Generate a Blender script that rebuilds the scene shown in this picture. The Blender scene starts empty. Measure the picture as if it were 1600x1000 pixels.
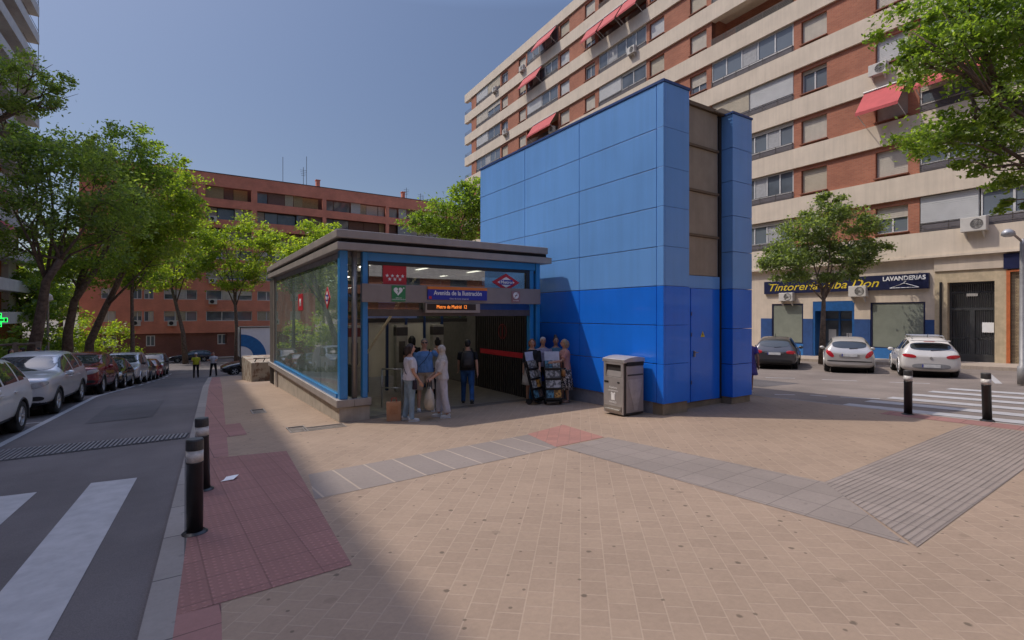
import bpy, bmesh, math, random
import numpy as np
from mathutils import Vector, Matrix
rad = math.radians
C = bpy.context.scene.collection
SC = bpy.context.scene

# ------------------------------------------------------------------ camera
cam = bpy.data.cameras.new("camera"); camo = bpy.data.objects.new("camera", cam); C.objects.link(camo)
camo.location = (0, 0, 2.4); camo.rotation_euler = (rad(90), 0, rad(-33.2))
cam.sensor_width = 36; cam.lens = 17.55; cam.shift_y = -0.00625
cam.clip_start = .05; cam.clip_end = 3000
SC.camera = camo
# ------------------------------------------------------------------ sky and sun
SUN = Vector((-.445, .473, 1.0)).normalized()
W = bpy.data.worlds.new("World"); SC.world = W; W.use_nodes = True
wn = W.node_tree.nodes; wn.clear()
sky = wn.new('ShaderNodeTexSky'); sky.sky_type = 'NISHITA'; sky.sun_disc = False
sky.sun_elevation = math.asin(SUN.z); sky.sun_rotation = math.atan2(SUN.x, SUN.y)
sky.air_density = 1.0; sky.dust_density = 2.2; sky.ozone_density = 1.6; sky.altitude = 650
bg = wn.new('ShaderNodeBackground'); bg.inputs[1].default_value = .15
wo = wn.new('ShaderNodeOutputWorld')
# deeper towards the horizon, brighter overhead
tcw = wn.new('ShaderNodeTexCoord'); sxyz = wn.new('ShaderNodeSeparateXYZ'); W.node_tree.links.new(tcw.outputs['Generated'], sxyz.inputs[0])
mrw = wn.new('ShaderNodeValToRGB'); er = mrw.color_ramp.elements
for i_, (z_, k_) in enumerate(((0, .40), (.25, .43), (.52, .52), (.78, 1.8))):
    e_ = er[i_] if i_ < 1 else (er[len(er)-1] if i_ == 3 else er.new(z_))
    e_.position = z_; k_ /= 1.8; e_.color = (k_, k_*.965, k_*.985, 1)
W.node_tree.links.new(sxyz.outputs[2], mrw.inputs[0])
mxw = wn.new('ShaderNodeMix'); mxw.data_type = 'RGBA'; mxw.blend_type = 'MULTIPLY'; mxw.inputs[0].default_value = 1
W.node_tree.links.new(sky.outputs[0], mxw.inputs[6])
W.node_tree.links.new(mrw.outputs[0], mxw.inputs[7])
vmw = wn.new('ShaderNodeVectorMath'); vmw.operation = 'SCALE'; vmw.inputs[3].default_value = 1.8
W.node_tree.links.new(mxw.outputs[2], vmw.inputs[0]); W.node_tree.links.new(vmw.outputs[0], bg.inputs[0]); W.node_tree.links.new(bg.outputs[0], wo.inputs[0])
sl = bpy.data.lights.new("sun", 'SUN'); sl.energy = 2.2; sl.angle = rad(.45); sl.color = (1, .93, .84)
so = bpy.data.objects.new("sun", sl); C.objects.link(so)
so.rotation_euler = SUN.to_track_quat('Z', 'Y').to_euler()
SC.view_settings.view_transform = 'Standard'; SC.view_settings.look = 'None'
SC.view_settings.gamma = 1; SC.view_settings.exposure = .40
SC.cycles.max_bounces = 10; SC.cycles.diffuse_bounces = 8; SC.cycles.transparent_max_bounces = 12

# ------------------------------------------------------------------ helpers
FW = (math.sin(rad(33.2)), math.cos(rad(33.2))); RT = (FW[1], -FW[0])
TP = [(-400,.55),(-5,.545),(22,-.35),(33,-1.3),(45,-2.3),(60,-3.1),(81,-3.7),(900,-6.5)]
def zt(Y):
    """height of the sloping pavement at a given distance up the street"""
    for (a,za),(b,zb) in zip(TP,TP[1:]):
        if Y <= b: return za+(zb-za)*(Y-a)/(b-a)
    return TP[-1][1]
def ray(px):
    a=(px-800)/780; return Vector((FW[0]+a*RT[0], FW[1]+a*RT[1]))
def onplane(px, O, n):
    """where a sight line meets a facade line (survey helper)"""
    r=ray(px); return r*(Vector(O).dot(Vector(n))/r.dot(Vector(n)))
ORG = {}
def empty(name, loc, rz=0, label=None, cat=None, group=None):
    o=bpy.data.objects.new(name,None); C.objects.link(o); o.location=loc; o.rotation_euler=(0,0,rz)
    o.empty_display_size=.2
    ORG[o]=Vector(loc); tag(o,label,cat,group); return o
def tag(o,label=None,cat=None,group=None,kind=None):
    if label: o['label']=label
    if cat: o['category']=cat
    if group: o['group']=group
    if kind: o['kind']=kind
    return o
class MB:
    def __init__(s): s.v=[]; s.f=[]; s.m=[]
    def add(s,vs,fs,mi=0):
        b=len(s.v); s.v+=[tuple(p) for p in vs]; s.f+=[tuple(b+i for i in f) for f in fs]; s.m+=[mi]*len(fs); return s
    def box(s,x0,y0,z0,x1,y1,z1,mi=0):
        x0,x1=min(x0,x1),max(x0,x1); y0,y1=min(y0,y1),max(y0,y1); z0,z1=min(z0,z1),max(z0,z1)
        return s.add([(x0,y0,z0),(x1,y0,z0),(x1,y1,z0),(x0,y1,z0),(x0,y0,z1),(x1,y0,z1),(x1,y1,z1),(x0,y1,z1)],
          [(0,3,2,1),(4,5,6,7),(0,1,5,4),(1,2,6,5),(2,3,7,6),(3,0,4,7)],mi)
    def hexa(s,a,b,mi=0):
        """a: 4 bottom points, b: 4 top points"""
        return s.add(list(a)+list(b),[(0,3,2,1),(4,5,6,7),(0,1,5,4),(1,2,6,5),(2,3,7,6),(3,0,4,7)],mi)
    def ext(s,poly,vec,mi=0):
        n=len(poly); v=Vector(vec); P=[Vector(p) for p in poly]
        fs=[tuple(range(n))[::-1],tuple(range(n,2*n))]+[(i,(i+1)%n,n+(i+1)%n,n+i) for i in range(n)]
        return s.add(P+[p+v for p in P],fs,mi)
    def tube(s,pts,r,n=8,mi=0,sx=1.0):
        P=[Vector(p) for p in pts]; k=len(P)
        if not hasattr(r,'__len__'): r=[r]*k
        vs=[];fs=[]; u=None
        for i in range(k):
            t=(P[min(i+1,k-1)]-P[max(i-1,0)]).normalized()
            if u is None:
                u=t.orthogonal().normalized()
            else:
                u=(u-t*u.dot(t)); u=u.normalized() if u.length>1e-6 else t.orthogonal().normalized()
            w=t.cross(u)
            for j in range(n):
                a=2*math.pi*j/n; vs.append(P[i]+(u*math.cos(a)+w*math.sin(a)*sx)*r[i])
        for i in range(k-1):
            for j in range(n):
                fs.append((i*n+j,i*n+(j+1)%n,(i+1)*n+(j+1)%n,(i+1)*n+j))
        fs.append(tuple(range(n))[::-1]); fs.append(tuple(range((k-1)*n,k*n)))
        return s.add(vs,fs,mi)
    def loft(s,rings,mi=0,n=16):
        """rings: (cx,cy,z,rx,ry) elliptical cross sections, closed at both ends"""
        vs=[];fs=[]
        for cx,cy,z,rx,ry in rings:
            for j in range(n):
                a=2*math.pi*j/n; vs.append((cx+rx*math.cos(a),cy+ry*math.sin(a),z))
        for i in range(len(rings)-1):
            for j in range(n): fs.append((i*n+j,i*n+(j+1)%n,(i+1)*n+(j+1)%n,(i+1)*n+j))
        fs.append(tuple(range(n))[::-1]); fs.append(tuple(range((len(rings)-1)*n,len(rings)*n)))
        return s.add(vs,fs,mi)
    def ell(s,c,r,n=12,mi=0):
        if not hasattr(r,'__len__'): r=(r,r,r)
        R=[(c[0],c[1],c[2]+r[2]*math.sin(t),max(r[0]*math.cos(t),1e-4),max(r[1]*math.cos(t),1e-4)) for t in [math.pi*(-.5+i/(n*.75)) for i in range(int(n*.75)+1)]]
        return s.loft(R,mi,n)
    def lathe(s,prof,c=(0,0,0),n=24,mi=0,axis='z',caps=True):
        vs=[];fs=[];k=len(prof)
        for r,h in prof:
            for j in range(n):
                a=2*math.pi*j/n; x,y=r*math.cos(a),r*math.sin(a)
                p=(x,y,h) if axis=='z' else (h,x,y)
                vs.append((c[0]+p[0],c[1]+p[1],c[2]+p[2]))
        for i in range(k-1):
            for j in range(n): fs.append((i*n+j,i*n+(j+1)%n,(i+1)*n+(j+1)%n,(i+1)*n+j))
        if caps: fs+=[tuple(range(n))[::-1],tuple(range((k-1)*n,k*n))]
        return s.add(vs,fs,mi)
    def build(s,name,mats,parent=None,smooth=False,bevel=0,world=False,rnorm=True):
        me=bpy.data.meshes.new(name); vs=s.v
        org=Vector((0,0,0))
        if parent is not None and world: org=ORG.get(parent,Vector((0,0,0))); vs=[tuple(Vector(p)-org) for p in vs]
        me.from_pydata(vs,[],s.f)
        if not isinstance(mats,(list,tuple)): mats=[mats]
        for m in mats: me.materials.append(m)
        me.polygons.foreach_set('material_index',s.m)
        if rnorm:
            b=bmesh.new(); b.from_mesh(me); bmesh.ops.recalc_face_normals(b,faces=b.faces); b.to_mesh(me); b.free()
        if smooth: me.polygons.foreach_set('use_smooth',[True]*len(me.polygons))
        me.update()
        o=bpy.data.objects.new(name,me); C.objects.link(o)
        if parent is not None: o.parent=parent; ORG[o]=ORG.get(parent,Vector((0,0,0)))
        if bevel:
            bm=o.modifiers.new('bevel','BEVEL'); bm.width=bevel; bm.segments=2; bm.limit_method='ANGLE'; bm.angle_limit=rad(40)
        return o
def copy_tree(o,parent=None):
    c=o.copy(); C.objects.link(c); c.parent=parent
    for ch in list(o.children): copy_tree(ch,c)
    return c
def text_mesh(txt,size,mat,name,parent=None,loc=(0,0,0),rot=(rad(90),0,0),bold=0,align='CENTER',depth=.004,shear=0,width=None):
    cu=bpy.data.curves.new(name,'FONT'); cu.body=txt; cu.size=size; cu.align_x=align; cu.align_y='CENTER'
    cu.extrude=depth; cu.offset=bold; cu.shear=shear; cu.resolution_u=4
    t=bpy.data.objects.new('tmp',cu); C.objects.link(t)
    dg=bpy.context.evaluated_depsgraph_get(); me=bpy.data.meshes.new_from_object(t.evaluated_get(dg))
    bpy.data.objects.remove(t); bpy.data.curves.remove(cu)
    me.name=name
    if width:
        xs=[v.co.x for v in me.vertices]; k=width/(max(xs)-min(xs))
        for v in me.vertices: v.co.x*=k
    me.materials.clear(); me.materials.append(mat)
    o=bpy.data.objects.new(name,me); C.objects.link(o); o.location=loc; o.rotation_euler=rot
    if parent is not None: o.parent=parent
    return o
def voxel(mb,size,smooth=4,iters_factor=.5):
    """one continuous skin grown round a set of overlapping limbs"""
    me=bpy.data.meshes.new('tmp'); me.from_pydata(mb.v,[],mb.f)
    b=bmesh.new(); b.from_mesh(me); bmesh.ops.recalc_face_normals(b,faces=b.faces); b.to_mesh(me); b.free()
    o=bpy.data.objects.new('tmp',me); C.objects.link(o)
    r=o.modifiers.new('r','REMESH'); r.mode='VOXEL'; r.voxel_size=size; r.use_smooth_shade=True
    if smooth:
        q=o.modifiers.new('s','SMOOTH'); q.factor=iters_factor; q.iterations=smooth
    dg=bpy.context.evaluated_depsgraph_get(); m2=bpy.data.meshes.new_from_object(o.evaluated_get(dg))
    bpy.data.objects.remove(o); bpy.data.meshes.remove(me); m2.materials.clear(); return m2
def link_mesh(me,name,mat,parent):
    me.name=name; me.materials.append(mat); o=bpy.data.objects.new(name,me); C.objects.link(o); o.parent=parent
    me.polygons.foreach_set('use_smooth',[True]*len(me.polygons)); return o

# ------------------------------------------------------------------ materials
MATS={}
def nt(name):
    m=bpy.data.materials.new(name); m.use_nodes=True; t=m.node_tree; b=t.nodes['Principled BSDF']; return m,t,b
def N(t,ty,**kw):
    n=t.nodes.new(ty)
    for k,v in kw.items():
        if k.startswith('i_'): n.inputs[int(k[2:]) if k[2:].isdigit() else k[2:]].default_value=v
        else: setattr(n,k,v)
    return n
def objco(t,scale=1,rot=0,wall=False,loc=(0,0,0)):
    c=N(t,'ShaderNodeTexCoord'); mp=N(t,'ShaderNodeMapping'); mp.inputs['Scale'].default_value=(scale,)*3 if not hasattr(scale,'__len__') else scale
    mp.inputs['Rotation'].default_value=(0,0,rot); mp.inputs['Location'].default_value=loc
    if wall:
        s=N(t,'ShaderNodeSeparateXYZ'); ad=N(t,'ShaderNodeMath',operation='ADD'); cb=N(t,'ShaderNodeCombineXYZ')
        t.links.new(c.outputs['Object'],s.inputs[0]); t.links.new(s.outputs[0],ad.inputs[0]); t.links.new(s.outputs[1],ad.inputs[1])
        t.links.new(ad.outputs[0],cb.inputs[0]); t.links.new(s.outputs[2],cb.inputs[1]); t.links.new(cb.outputs[0],mp.inputs[0])
    else: t.links.new(c.outputs['Object'],mp.inputs[0])
    return mp.outputs[0]
def noise(t,co,scale,detail=4,rough=.6,lo=.35,hi=.65,a=0,b=1):
    n=N(t,'ShaderNodeTexNoise'); n.inputs['Scale'].default_value=scale; n.inputs['Detail'].default_value=detail; n.inputs['Roughness'].default_value=rough
    t.links.new(co,n.inputs['Vector']); r=N(t,'ShaderNodeMapRange'); r.inputs[1].default_value=lo; r.inputs[2].default_value=hi; r.inputs[3].default_value=a; r.inputs[4].default_value=b
    t.links.new(n.outputs[0],r.inputs[0]); return r.outputs[0]
def mix(t,f,a,b,mode='MIX'):
    n=N(t,'ShaderNodeMix',data_type='RGBA',blend_type=mode)
    for s,v in ((0,f),(6,a),(7,b)):
        if hasattr(v,'is_output') or hasattr(v,'links'): t.links.new(v,n.inputs[s])
        elif s==0: n.inputs[0].default_value=v
        else: n.inputs[s].default_value=(*v,1)
    return n.outputs[2]
def setb(b,rough=.6,metal=0,spec=.5,coat=0):
    b.inputs['Roughness'].default_value=rough; b.inputs['Metallic'].default_value=metal
    b.inputs['Specular IOR Level'].default_value=spec; b.inputs['Coat Weight'].default_value=coat; b.inputs['Coat Roughness'].default_value=.04
def bump(t,b,h,strength=.3,dist=.01):
    n=N(t,'ShaderNodeBump'); n.inputs['Strength'].default_value=strength; n.inputs['Distance'].default_value=dist
    t.links.new(h,n.inputs['Height']); t.links.new(n.outputs[0],b.inputs['Normal'])
def P(name,col,rough=.6,metal=0,var=.12,scale=6,spec=.5,coat=0,bmp=0,streak=0):
    """plain surface with soft mottling, optional vertical weather streaks"""
    if name in MATS: return MATS[name]
    m,t,b=nt(name); setb(b,rough,metal,spec,coat); co=objco(t)
    f=noise(t,co,scale)
    lo=tuple(c*(1-var) for c in col); hi=tuple(min(1,c*(1+var)) for c in col)
    o=mix(t,f,lo,hi)
    if streak:
        c2=objco(t,(5,5,.25)); g=noise(t,c2,1.0,5,.65,.42,.72,0,streak); o=mix(t,g,o,tuple(c*.55 for c in col))
    t.links.new(o,b.inputs['Base Color'])
    if bmp:
        h=noise(t,co,scale*12,3,.6,0,1); bump(t,b,h,bmp,.01)
    MATS[name]=m; return m
def emit(name,col,s):
    m,t,b=nt(name); b.inputs['Base Color'].default_value=(0,0,0,1); b.inputs['Emission Color'].default_value=(*col,1); b.inputs['Emission Strength'].default_value=s; return m

def paving(name,c1,c2,mortar,rot,w,h,off=.5,spots=True,rough=.8,msize=.006,gum=.8,freq=2):
    m,t,b=nt(name); setb(b,rough,0,.3); co=objco(t,1,rot)
    br=N(t,'ShaderNodeTexBrick'); br.offset=off; br.offset_frequency=freq
    br.inputs['Color1'].default_value=(*c1,1); br.inputs['Color2'].default_value=(*c2,1); br.inputs['Mortar'].default_value=(*mortar,1)
    br.inputs['Scale'].default_value=1; br.inputs['Mortar Size'].default_value=msize; br.inputs['Mortar Smooth'].default_value=.3
    br.inputs['Brick Width'].default_value=w; br.inputs['Row Height'].default_value=h; br.inputs['Bias'].default_value=0
    t.links.new(co,br.inputs['Vector']); wc=objco(t)
    big=noise(t,wc,.45,6,.62,.3,.7,.87,1.09); fine=noise(t,wc,22,4,.7,.25,.75,.91,1.08)
    mm=N(t,'ShaderNodeMath',operation='MULTIPLY'); t.links.new(big,mm.inputs[0]); t.links.new(fine,mm.inputs[1])
    cc=N(t,'ShaderNodeCombineColor')
    for i in range(3): t.links.new(mm.outputs[0],cc.inputs[i])
    o=mix(t,1.0,br.outputs[0],cc.outputs[0],'MULTIPLY')
    if spots:
        for sc,th,dark in ((1.5,.017,.32),(3.0,.0105,.36),(.6,.03,.72)):
            vo=N(t,'ShaderNodeTexVoronoi',voronoi_dimensions='2D'); vo.inputs['Scale'].default_value=sc; vo.inputs['Randomness'].default_value=1
            wob=noise(t,wc,30,2,.5,0,1,-.02,.02)
            t.links.new(wc,vo.inputs['Vector']); ad=N(t,'ShaderNodeMath',operation='ADD'); t.links.new(vo.outputs['Distance'],ad.inputs[0]); t.links.new(wob,ad.inputs[1])
            r=N(t,'ShaderNodeMapRange'); r.inputs[1].default_value=th*sc; r.inputs[2].default_value=th*sc*1.5+.004; r.inputs[3].default_value=gum; r.inputs[4].default_value=0
            t.links.new(ad.outputs[0],r.inputs[0])
            pick=N(t,'ShaderNodeSeparateColor'); t.links.new(vo.outputs['Color'],pick.inputs[0])
            gt=N(t,'ShaderNodeMath',operation='GREATER_THAN'); gt.inputs[1].default_value=.5; t.links.new(pick.outputs[0],gt.inputs[0])
            mu=N(t,'ShaderNodeMath',operation='MULTIPLY'); t.links.new(r.outputs[0],mu.inputs[0]); t.links.new(gt.outputs[0],mu.inputs[1])
            o=mix(t,mu.outputs[0],o,tuple(c*dark for c in c1))
    t.links.new(o,b.inputs['Base Color'])
    h=N(t,'ShaderNodeMath',operation='MULTIPLY_ADD'); t.links.new(br.outputs['Fac'],h.inputs[0]); h.inputs[1].default_value=-1; t.links.new(fine,h.inputs[2])
    bump(t,b,h.outputs[0],.35,.006)
    MATS[name]=m; return m
def brickwall(name,c1,c2,mortar,bw=.25,bh=.07,rough=.85,var=.2):
    m,t,b=nt(name); setb(b,rough,0,.25); co=objco(t,1,0,True)
    br=N(t,'ShaderNodeTexBrick'); br.inputs['Color1'].default_value=(*c1,1); br.inputs['Color2'].default_value=(*c2,1); br.inputs['Mortar'].default_value=(*mortar,1)
    br.inputs['Scale'].default_value=1; br.inputs['Mortar Size'].default_value=.008; br.inputs['Brick Width'].default_value=bw; br.inputs['Row Height'].default_value=bh
    t.links.new(co,br.inputs['Vector']); wc=objco(t); big=noise(t,wc,.5,5,.6,.3,.7,1-var,1+var*.6)
    cc=N(t,'ShaderNodeCombineColor')
    for i in range(3): t.links.new(big,cc.inputs[i])
    t.links.new(mix(t,1.0,br.outputs[0],cc.outputs[0],'MULTIPLY'),b.inputs['Base Color']); bump(t,b,br.outputs['Fac'],-.3,.01)
    MATS[name]=m; return m
def asphalt(name,col):
    m,t,b=nt(name); setb(b,.85,0,.3); wc=objco(t)
    big=noise(t,wc,.35,6,.65,.3,.7,.72,1.25); fi=noise(t,wc,90,3,.8,.2,.8,.6,1.4)
    mm=N(t,'ShaderNodeMath',operation='MULTIPLY'); t.links.new(big,mm.inputs[0]); t.links.new(fi,mm.inputs[1])
    cc=N(t,'ShaderNodeCombineColor')
    for i in range(3): t.links.new(mm.outputs[0],cc.inputs[i])
    o=mix(t,1.0,col,cc.outputs[0],'MULTIPLY')
    # long tyre-polished tracks and a few tar seams
    c2=objco(t,(1.3,.05,1)); tr=noise(t,c2,1.0,3,.5,.35,.65,0,.3); o=mix(t,tr,o,tuple(c*.62 for c in col))
    t.links.new(o,b.inputs['Base Color']); bump(t,b,fi,.5,.004); MATS[name]=m; return m
def tactile(name,col,kind,rot,pitch):
    """raised ribs ('rib') or bumps ('dot') in a paving tile"""
    m,t,b=nt(name); setb(b,.8,0,.3); co=objco(t,1,rot); s=N(t,'ShaderNodeSeparateXYZ'); t.links.new(co,s.inputs[0])
    def wave(o):
        k=N(t,'ShaderNodeMath',operation='MULTIPLY'); k.inputs[1].default_value=2*math.pi/pitch; t.links.new(o,k.inputs[0])
        q=N(t,'ShaderNodeMath',operation='SINE'); t.links.new(k.outputs[0],q.inputs[0]); return q.outputs[0]
    h=wave(s.outputs[0])
    if kind=='dot':
        w2=wave(s.outputs[1]); pr=N(t,'ShaderNodeMath',operation='MULTIPLY'); 
        r1=N(t,'ShaderNodeMapRange'); t.links.new(h,r1.inputs[0]); r1.inputs[1].default_value=-.2
        r2=N(t,'ShaderNodeMapRange'); t.links.new(w2,r2.inputs[0]); r2.inputs[1].default_value=-.2
        t.links.new(r1.outputs[0],pr.inputs[0]); t.links.new(r2.outputs[0],pr.inputs[1]); hh=pr.outputs[0]
    else:
        r1=N(t,'ShaderNodeMapRange'); t.links.new(h,r1.inputs[0]); r1.inputs[1].default_value=-.9; r1.inputs[2].default_value=-.1; hh=r1.outputs[0]
    br=N(t,'ShaderNodeTexBrick'); br.offset=0 if kind=='dot' else .5; br.inputs['Scale'].default_value=1; br.inputs['Mortar Size'].default_value=.007; br.inputs['Brick Width'].default_value=.4; br.inputs['Row Height'].default_value=.4
    br.inputs['Color1'].default_value=(*[c*.9 for c in col],1); br.inputs['Color2'].default_value=(*[c*1.1 for c in col],1); br.inputs['Mortar'].default_value=(*[c*.5 for c in col],1)
    t.links.new(co,br.inputs['Vector']); wc=objco(t); g=noise(t,wc,3,6,.65,.3,.7,0,.35); g2=noise(t,wc,40,3,.7,.3,.7,0,.25)
    o=mix(t,g,br.outputs[0],tuple(c*.6+.01 for c in col)); o=mix(t,g2,o,tuple(min(1,c*1.5) for c in col))
    # grime settles in the grooves
    inv=N(t,'ShaderNodeMath',operation='SUBTRACT'); inv.inputs[0].default_value=1; t.links.new(hh,inv.inputs[1])
    k=N(t,'ShaderNodeMath',operation='MULTIPLY'); k.inputs[1].default_value=.45; t.links.new(inv.outputs[0],k.inputs[0])
    o=mix(t,k.outputs[0],o,tuple(c*.45 for c in col))
    t.links.new(o,b.inputs['Base Color']); bump(t,b,hh,.8,.008); MATS[name]=m; return m
def glassy(name,col,rough=.04,var=.3,spec=.8):
    m,t,b=nt(name); setb(b,rough,0,spec); oi=N(t,'ShaderNodeObjectInfo'); wc=objco(t); f=noise(t,wc,1.4,2,.5,.3,.7)
    a=mix(t,f,tuple(c*(1-var) for c in col),tuple(c*(1+var) for c in col)); o=mix(t,oi.outputs['Random'],a,tuple(c*1.8+.01 for c in col))
    t.links.new(o,b.inputs['Base Color']); MATS[name]=m; return m
def clearglass(name,tint,dust,fdust=.15,refl=.07):
    m,t,b=nt(name); out=t.nodes['Material Output']; t.nodes.remove(b)
    tr=N(t,'ShaderNodeBsdfTransparent'); tr.inputs[0].default_value=(*tint,1)
    df=N(t,'ShaderNodeBsdfDiffuse'); df.inputs[0].default_value=(*dust,1)
    gl=N(t,'ShaderNodeBsdfGlossy'); gl.inputs['Roughness'].default_value=.015
    wc=objco(t); f=noise(t,wc,1.2,5,.6,.3,.75,fdust*.5,fdust*1.5)
    m1=N(t,'ShaderNodeMixShader'); t.links.new(f,m1.inputs[0]); t.links.new(tr.outputs[0],m1.inputs[1]); t.links.new(df.outputs[0],m1.inputs[2])
    lw=N(t,'ShaderNodeLayerWeight'); lw.inputs[0].default_value=.5; pw=N(t,'ShaderNodeMath',operation='POWER'); pw.inputs[1].default_value=3.2; t.links.new(lw.outputs['Facing'],pw.inputs[0])
    fr=N(t,'ShaderNodeMath',operation='MULTIPLY_ADD'); fr.inputs[1].default_value=.85; fr.inputs[2].default_value=refl; t.links.new(pw.outputs[0],fr.inputs[0])
    m2=N(t,'ShaderNodeMixShader'); t.links.new(fr.outputs[0],m2.inputs[0]); t.links.new(m1.outputs[0],m2.inputs[1]); t.links.new(gl.outputs[0],m2.inputs[2])
    t.links.new(m2.outputs[0],out.inputs[0]); MATS[name]=m; return m
def leafmat(name,c1,c2,c3):
    m,t,b=nt(name); out=t.nodes['Material Output']; t.nodes.remove(b)
    g=N(t,'ShaderNodeNewGeometry'); cr=N(t,'ShaderNodeValToRGB'); e=cr.color_ramp.elements
    e[0].color=(*c1,1); e[1].color=(*c3,1); x=e.new(.55); x.color=(*c2,1); t.links.new(g.outputs['Random Per Island'],cr.inputs[0])
    df=N(t,'ShaderNodeBsdfDiffuse'); tl=N(t,'ShaderNodeBsdfTranslucent'); gl=N(t,'ShaderNodeBsdfGlossy'); gl.inputs['Roughness'].default_value=.45; gl.inputs[0].default_value=(.6,.65,.6,1)
    t.links.new(cr.outputs[0],df.inputs[0]); br=mix(t,1.0,cr.outputs[0],(2.0,2.1,.6),'MULTIPLY'); t.links.new(br,tl.inputs[0])
    m1=N(t,'ShaderNodeMixShader',i_0=.58); t.links.new(df.outputs[0],m1.inputs[1]); t.links.new(tl.outputs[0],m1.inputs[2])
    m2=N(t,'ShaderNodeMixShader',i_0=.05); t.links.new(m1.outputs[0],m2.inputs[1]); t.links.new(gl.outputs[0],m2.inputs[2])
    t.links.new(m2.outputs[0],out.inputs[0]); return m

M_pave=paving('beige_paving',(.322,.232,.164),(.292,.209,.148),(.365,.27,.195),rad(-49),.2,.2,.5)
M_greypave=paving('grey_paving',(.262,.215,.183),(.236,.194,.165),(.16,.13,.11),rad(-3),.4,.4,0,gum=.3)
M_walk=paving('right_paving',(.40,.33,.26),(.35,.285,.23),(.28,.23,.19),0,.2,.2,.5,spots=False)
M_redsmooth=paving('red_paving',(.32,.165,.145),(.28,.145,.125),(.13,.07,.06),rad(-2.5),.4,.4,0,gum=.3)
M_pinkpatch=paving('pink_patch_paving',(.36,.175,.135),(.30,.15,.12),(.25,.14,.11),rad(-49),.2,.2,.5,gum=.3)
M_redtac=tactile('red_tactile',(.34,.17,.145),'dot',rad(-3),.066)
M_rib=tactile('grey_rib_tactile',(.26,.212,.18),'rib',rad(89),.066)
M_greyfine=tactile('grey_fine_tactile',(.31,.255,.22),'rib',rad(88),.05)
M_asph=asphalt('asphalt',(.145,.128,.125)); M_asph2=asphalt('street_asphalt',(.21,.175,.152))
M_kerb=paving('granite_kerb',(.30,.27,.245),(.25,.225,.205),(.10,.09,.085),rad(90),1.0,3.0,0,gum=.3,msize=.01)
M_mark=P('road_paint',(.38,.37,.37),.7,0,.10,5,bmp=.2,streak=0)
M_dirt=P('far_ground',(.16,.13,.10),.9,0,.3,1)
M_conc=P('concrete',(.42,.36,.29),.85,0,.14,3,bmp=.2,streak=.4)
M_concgrey=P('grey_concrete',(.27,.235,.20),.85,0,.15,3,bmp=.2,streak=.3)
M_band=P('facade_concrete_band',(.66,.56,.44),.9,0,.07,.8,bmp=.15,streak=.28)
M_brick=brickwall('orange_brick',(.44,.165,.095),(.35,.125,.075),(.36,.21,.145))
M_redbrick=brickwall('red_brick',(.70,.26,.165),(.64,.23,.145),(.58,.24,.165),.26,.075)
M_brown=brickwall('brown_brick',(.24,.10,.075),(.20,.085,.065),(.2,.10,.08))
M_stone=P('stone_surround',(.50,.40,.26),.85,0,.12,4,bmp=.2,streak=.3)
M_ledge=brickwall('ledge_stone',(.42,.33,.20),(.28,.20,.12),(.08,.06,.04),.35,.06)
M_plaster=P('shop_plaster',(.60,.50,.39),.9,0,.08,1.2,streak=.3)
M_white=P('white_render',(.62,.60,.57),.8,0,.07,1.5,streak=.3)
M_alu=P('white_window_frame',(.58,.57,.55),.45,0,.05,5); M_darkframe=P('dark_window_frame',(.05,.045,.04),.5)
M_shut=P('roller_shutter',(.52,.47,.39),.7,0,.07,2,streak=.2); M_shut2=P('grey_roller_shutter',(.50,.50,.49),.6,0,.05,2)
M_glass=glassy('window_glass',(.085,.10,.115)); M_shopglass=P('frosted_shop_glass',(.22,.235,.19),.25,0,.08,2)
M_dark=P('dark_opening',(.014,.012,.012),.8); M_brownin=P('loggia_back',(.12,.06,.045),.9)
M_black=P('black_plastic',(.018,.018,.019),.45); M_blackpaint=P('black_metal_paint',(.02,.02,.021),.35,0,.2,9)
M_steel=P('brushed_steel',(.48,.46,.43),.32,.85,.1,4); M_steelp=P('grey_steel_cladding',(.33,.29,.255),.4,.5,.1,3,streak=.25)
M_signband=P('sign_band_grey',(.26,.22,.20),.5,.1,.08,2)
M_fascia=P('bronze_grey_fascia',(.36,.315,.28),.5,.1,.1,2,streak=.2)
M_blueframe=P('bright_blue_frame',(.02,.22,.52),.32,0,.06,3,coat=.3)
M_bluelight=P('light_blue_panel',(.145,.35,.74),.34,0,.05,.45,coat=.15,streak=.22,bmp=.012)
M_bluedeep=P('deep_blue_panel',(.012,.17,.78),.26,0,.07,.5,coat=.3,streak=.15,bmp=.012)
M_joint=P('panel_joint',(.24,.25,.30),.6); M_bluecap=P('navy_coping',(.02,.06,.2),.4)
M_beige=P('bronze_louvre_panel',(.33,.27,.205),.55,.2,.1,2,streak=.35)
M_leaf=leafmat('leaf_green',(.105,.165,.036),(.165,.235,.05),(.24,.31,.072))
M_leafy=leafmat('leaf_yellow_green',(.15,.215,.035),(.23,.305,.048),(.34,.38,.075))
M_leafd=leafmat('leaf_dark',(.125,.18,.062),(.185,.25,.085),(.26,.32,.115))
M_leafg=leafmat('leaf_grey_green',(.105,.145,.065),(.155,.20,.09),(.22,.26,.13))
M_bark=P('tree_bark',(.15,.11,.085),.95,0,.35,7,bmp=.6)
M_skin=P('skin',(.50,.27,.18),.55,0,.06,8); M_skin2=P('tanned_skin',(.36,.17,.105),.55,0,.06,8)
M_tyre=P('tyre_rubber',(.02,.02,.02),.8); M_rim=P('alloy_rim',(.55,.55,.55),.35,.35)
M_carglass=glassy('car_glass',(.022,.027,.03),.03,.2); M_tail=P('tail_lamp',(.42,.015,.02),.15,0,.1,12,coat=.8)
M_head=P('head_lamp',(.45,.46,.47),.12,.3,.2,10,coat=1); M_plate=P('number_plate',(.62,.62,.60),.4)
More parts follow.
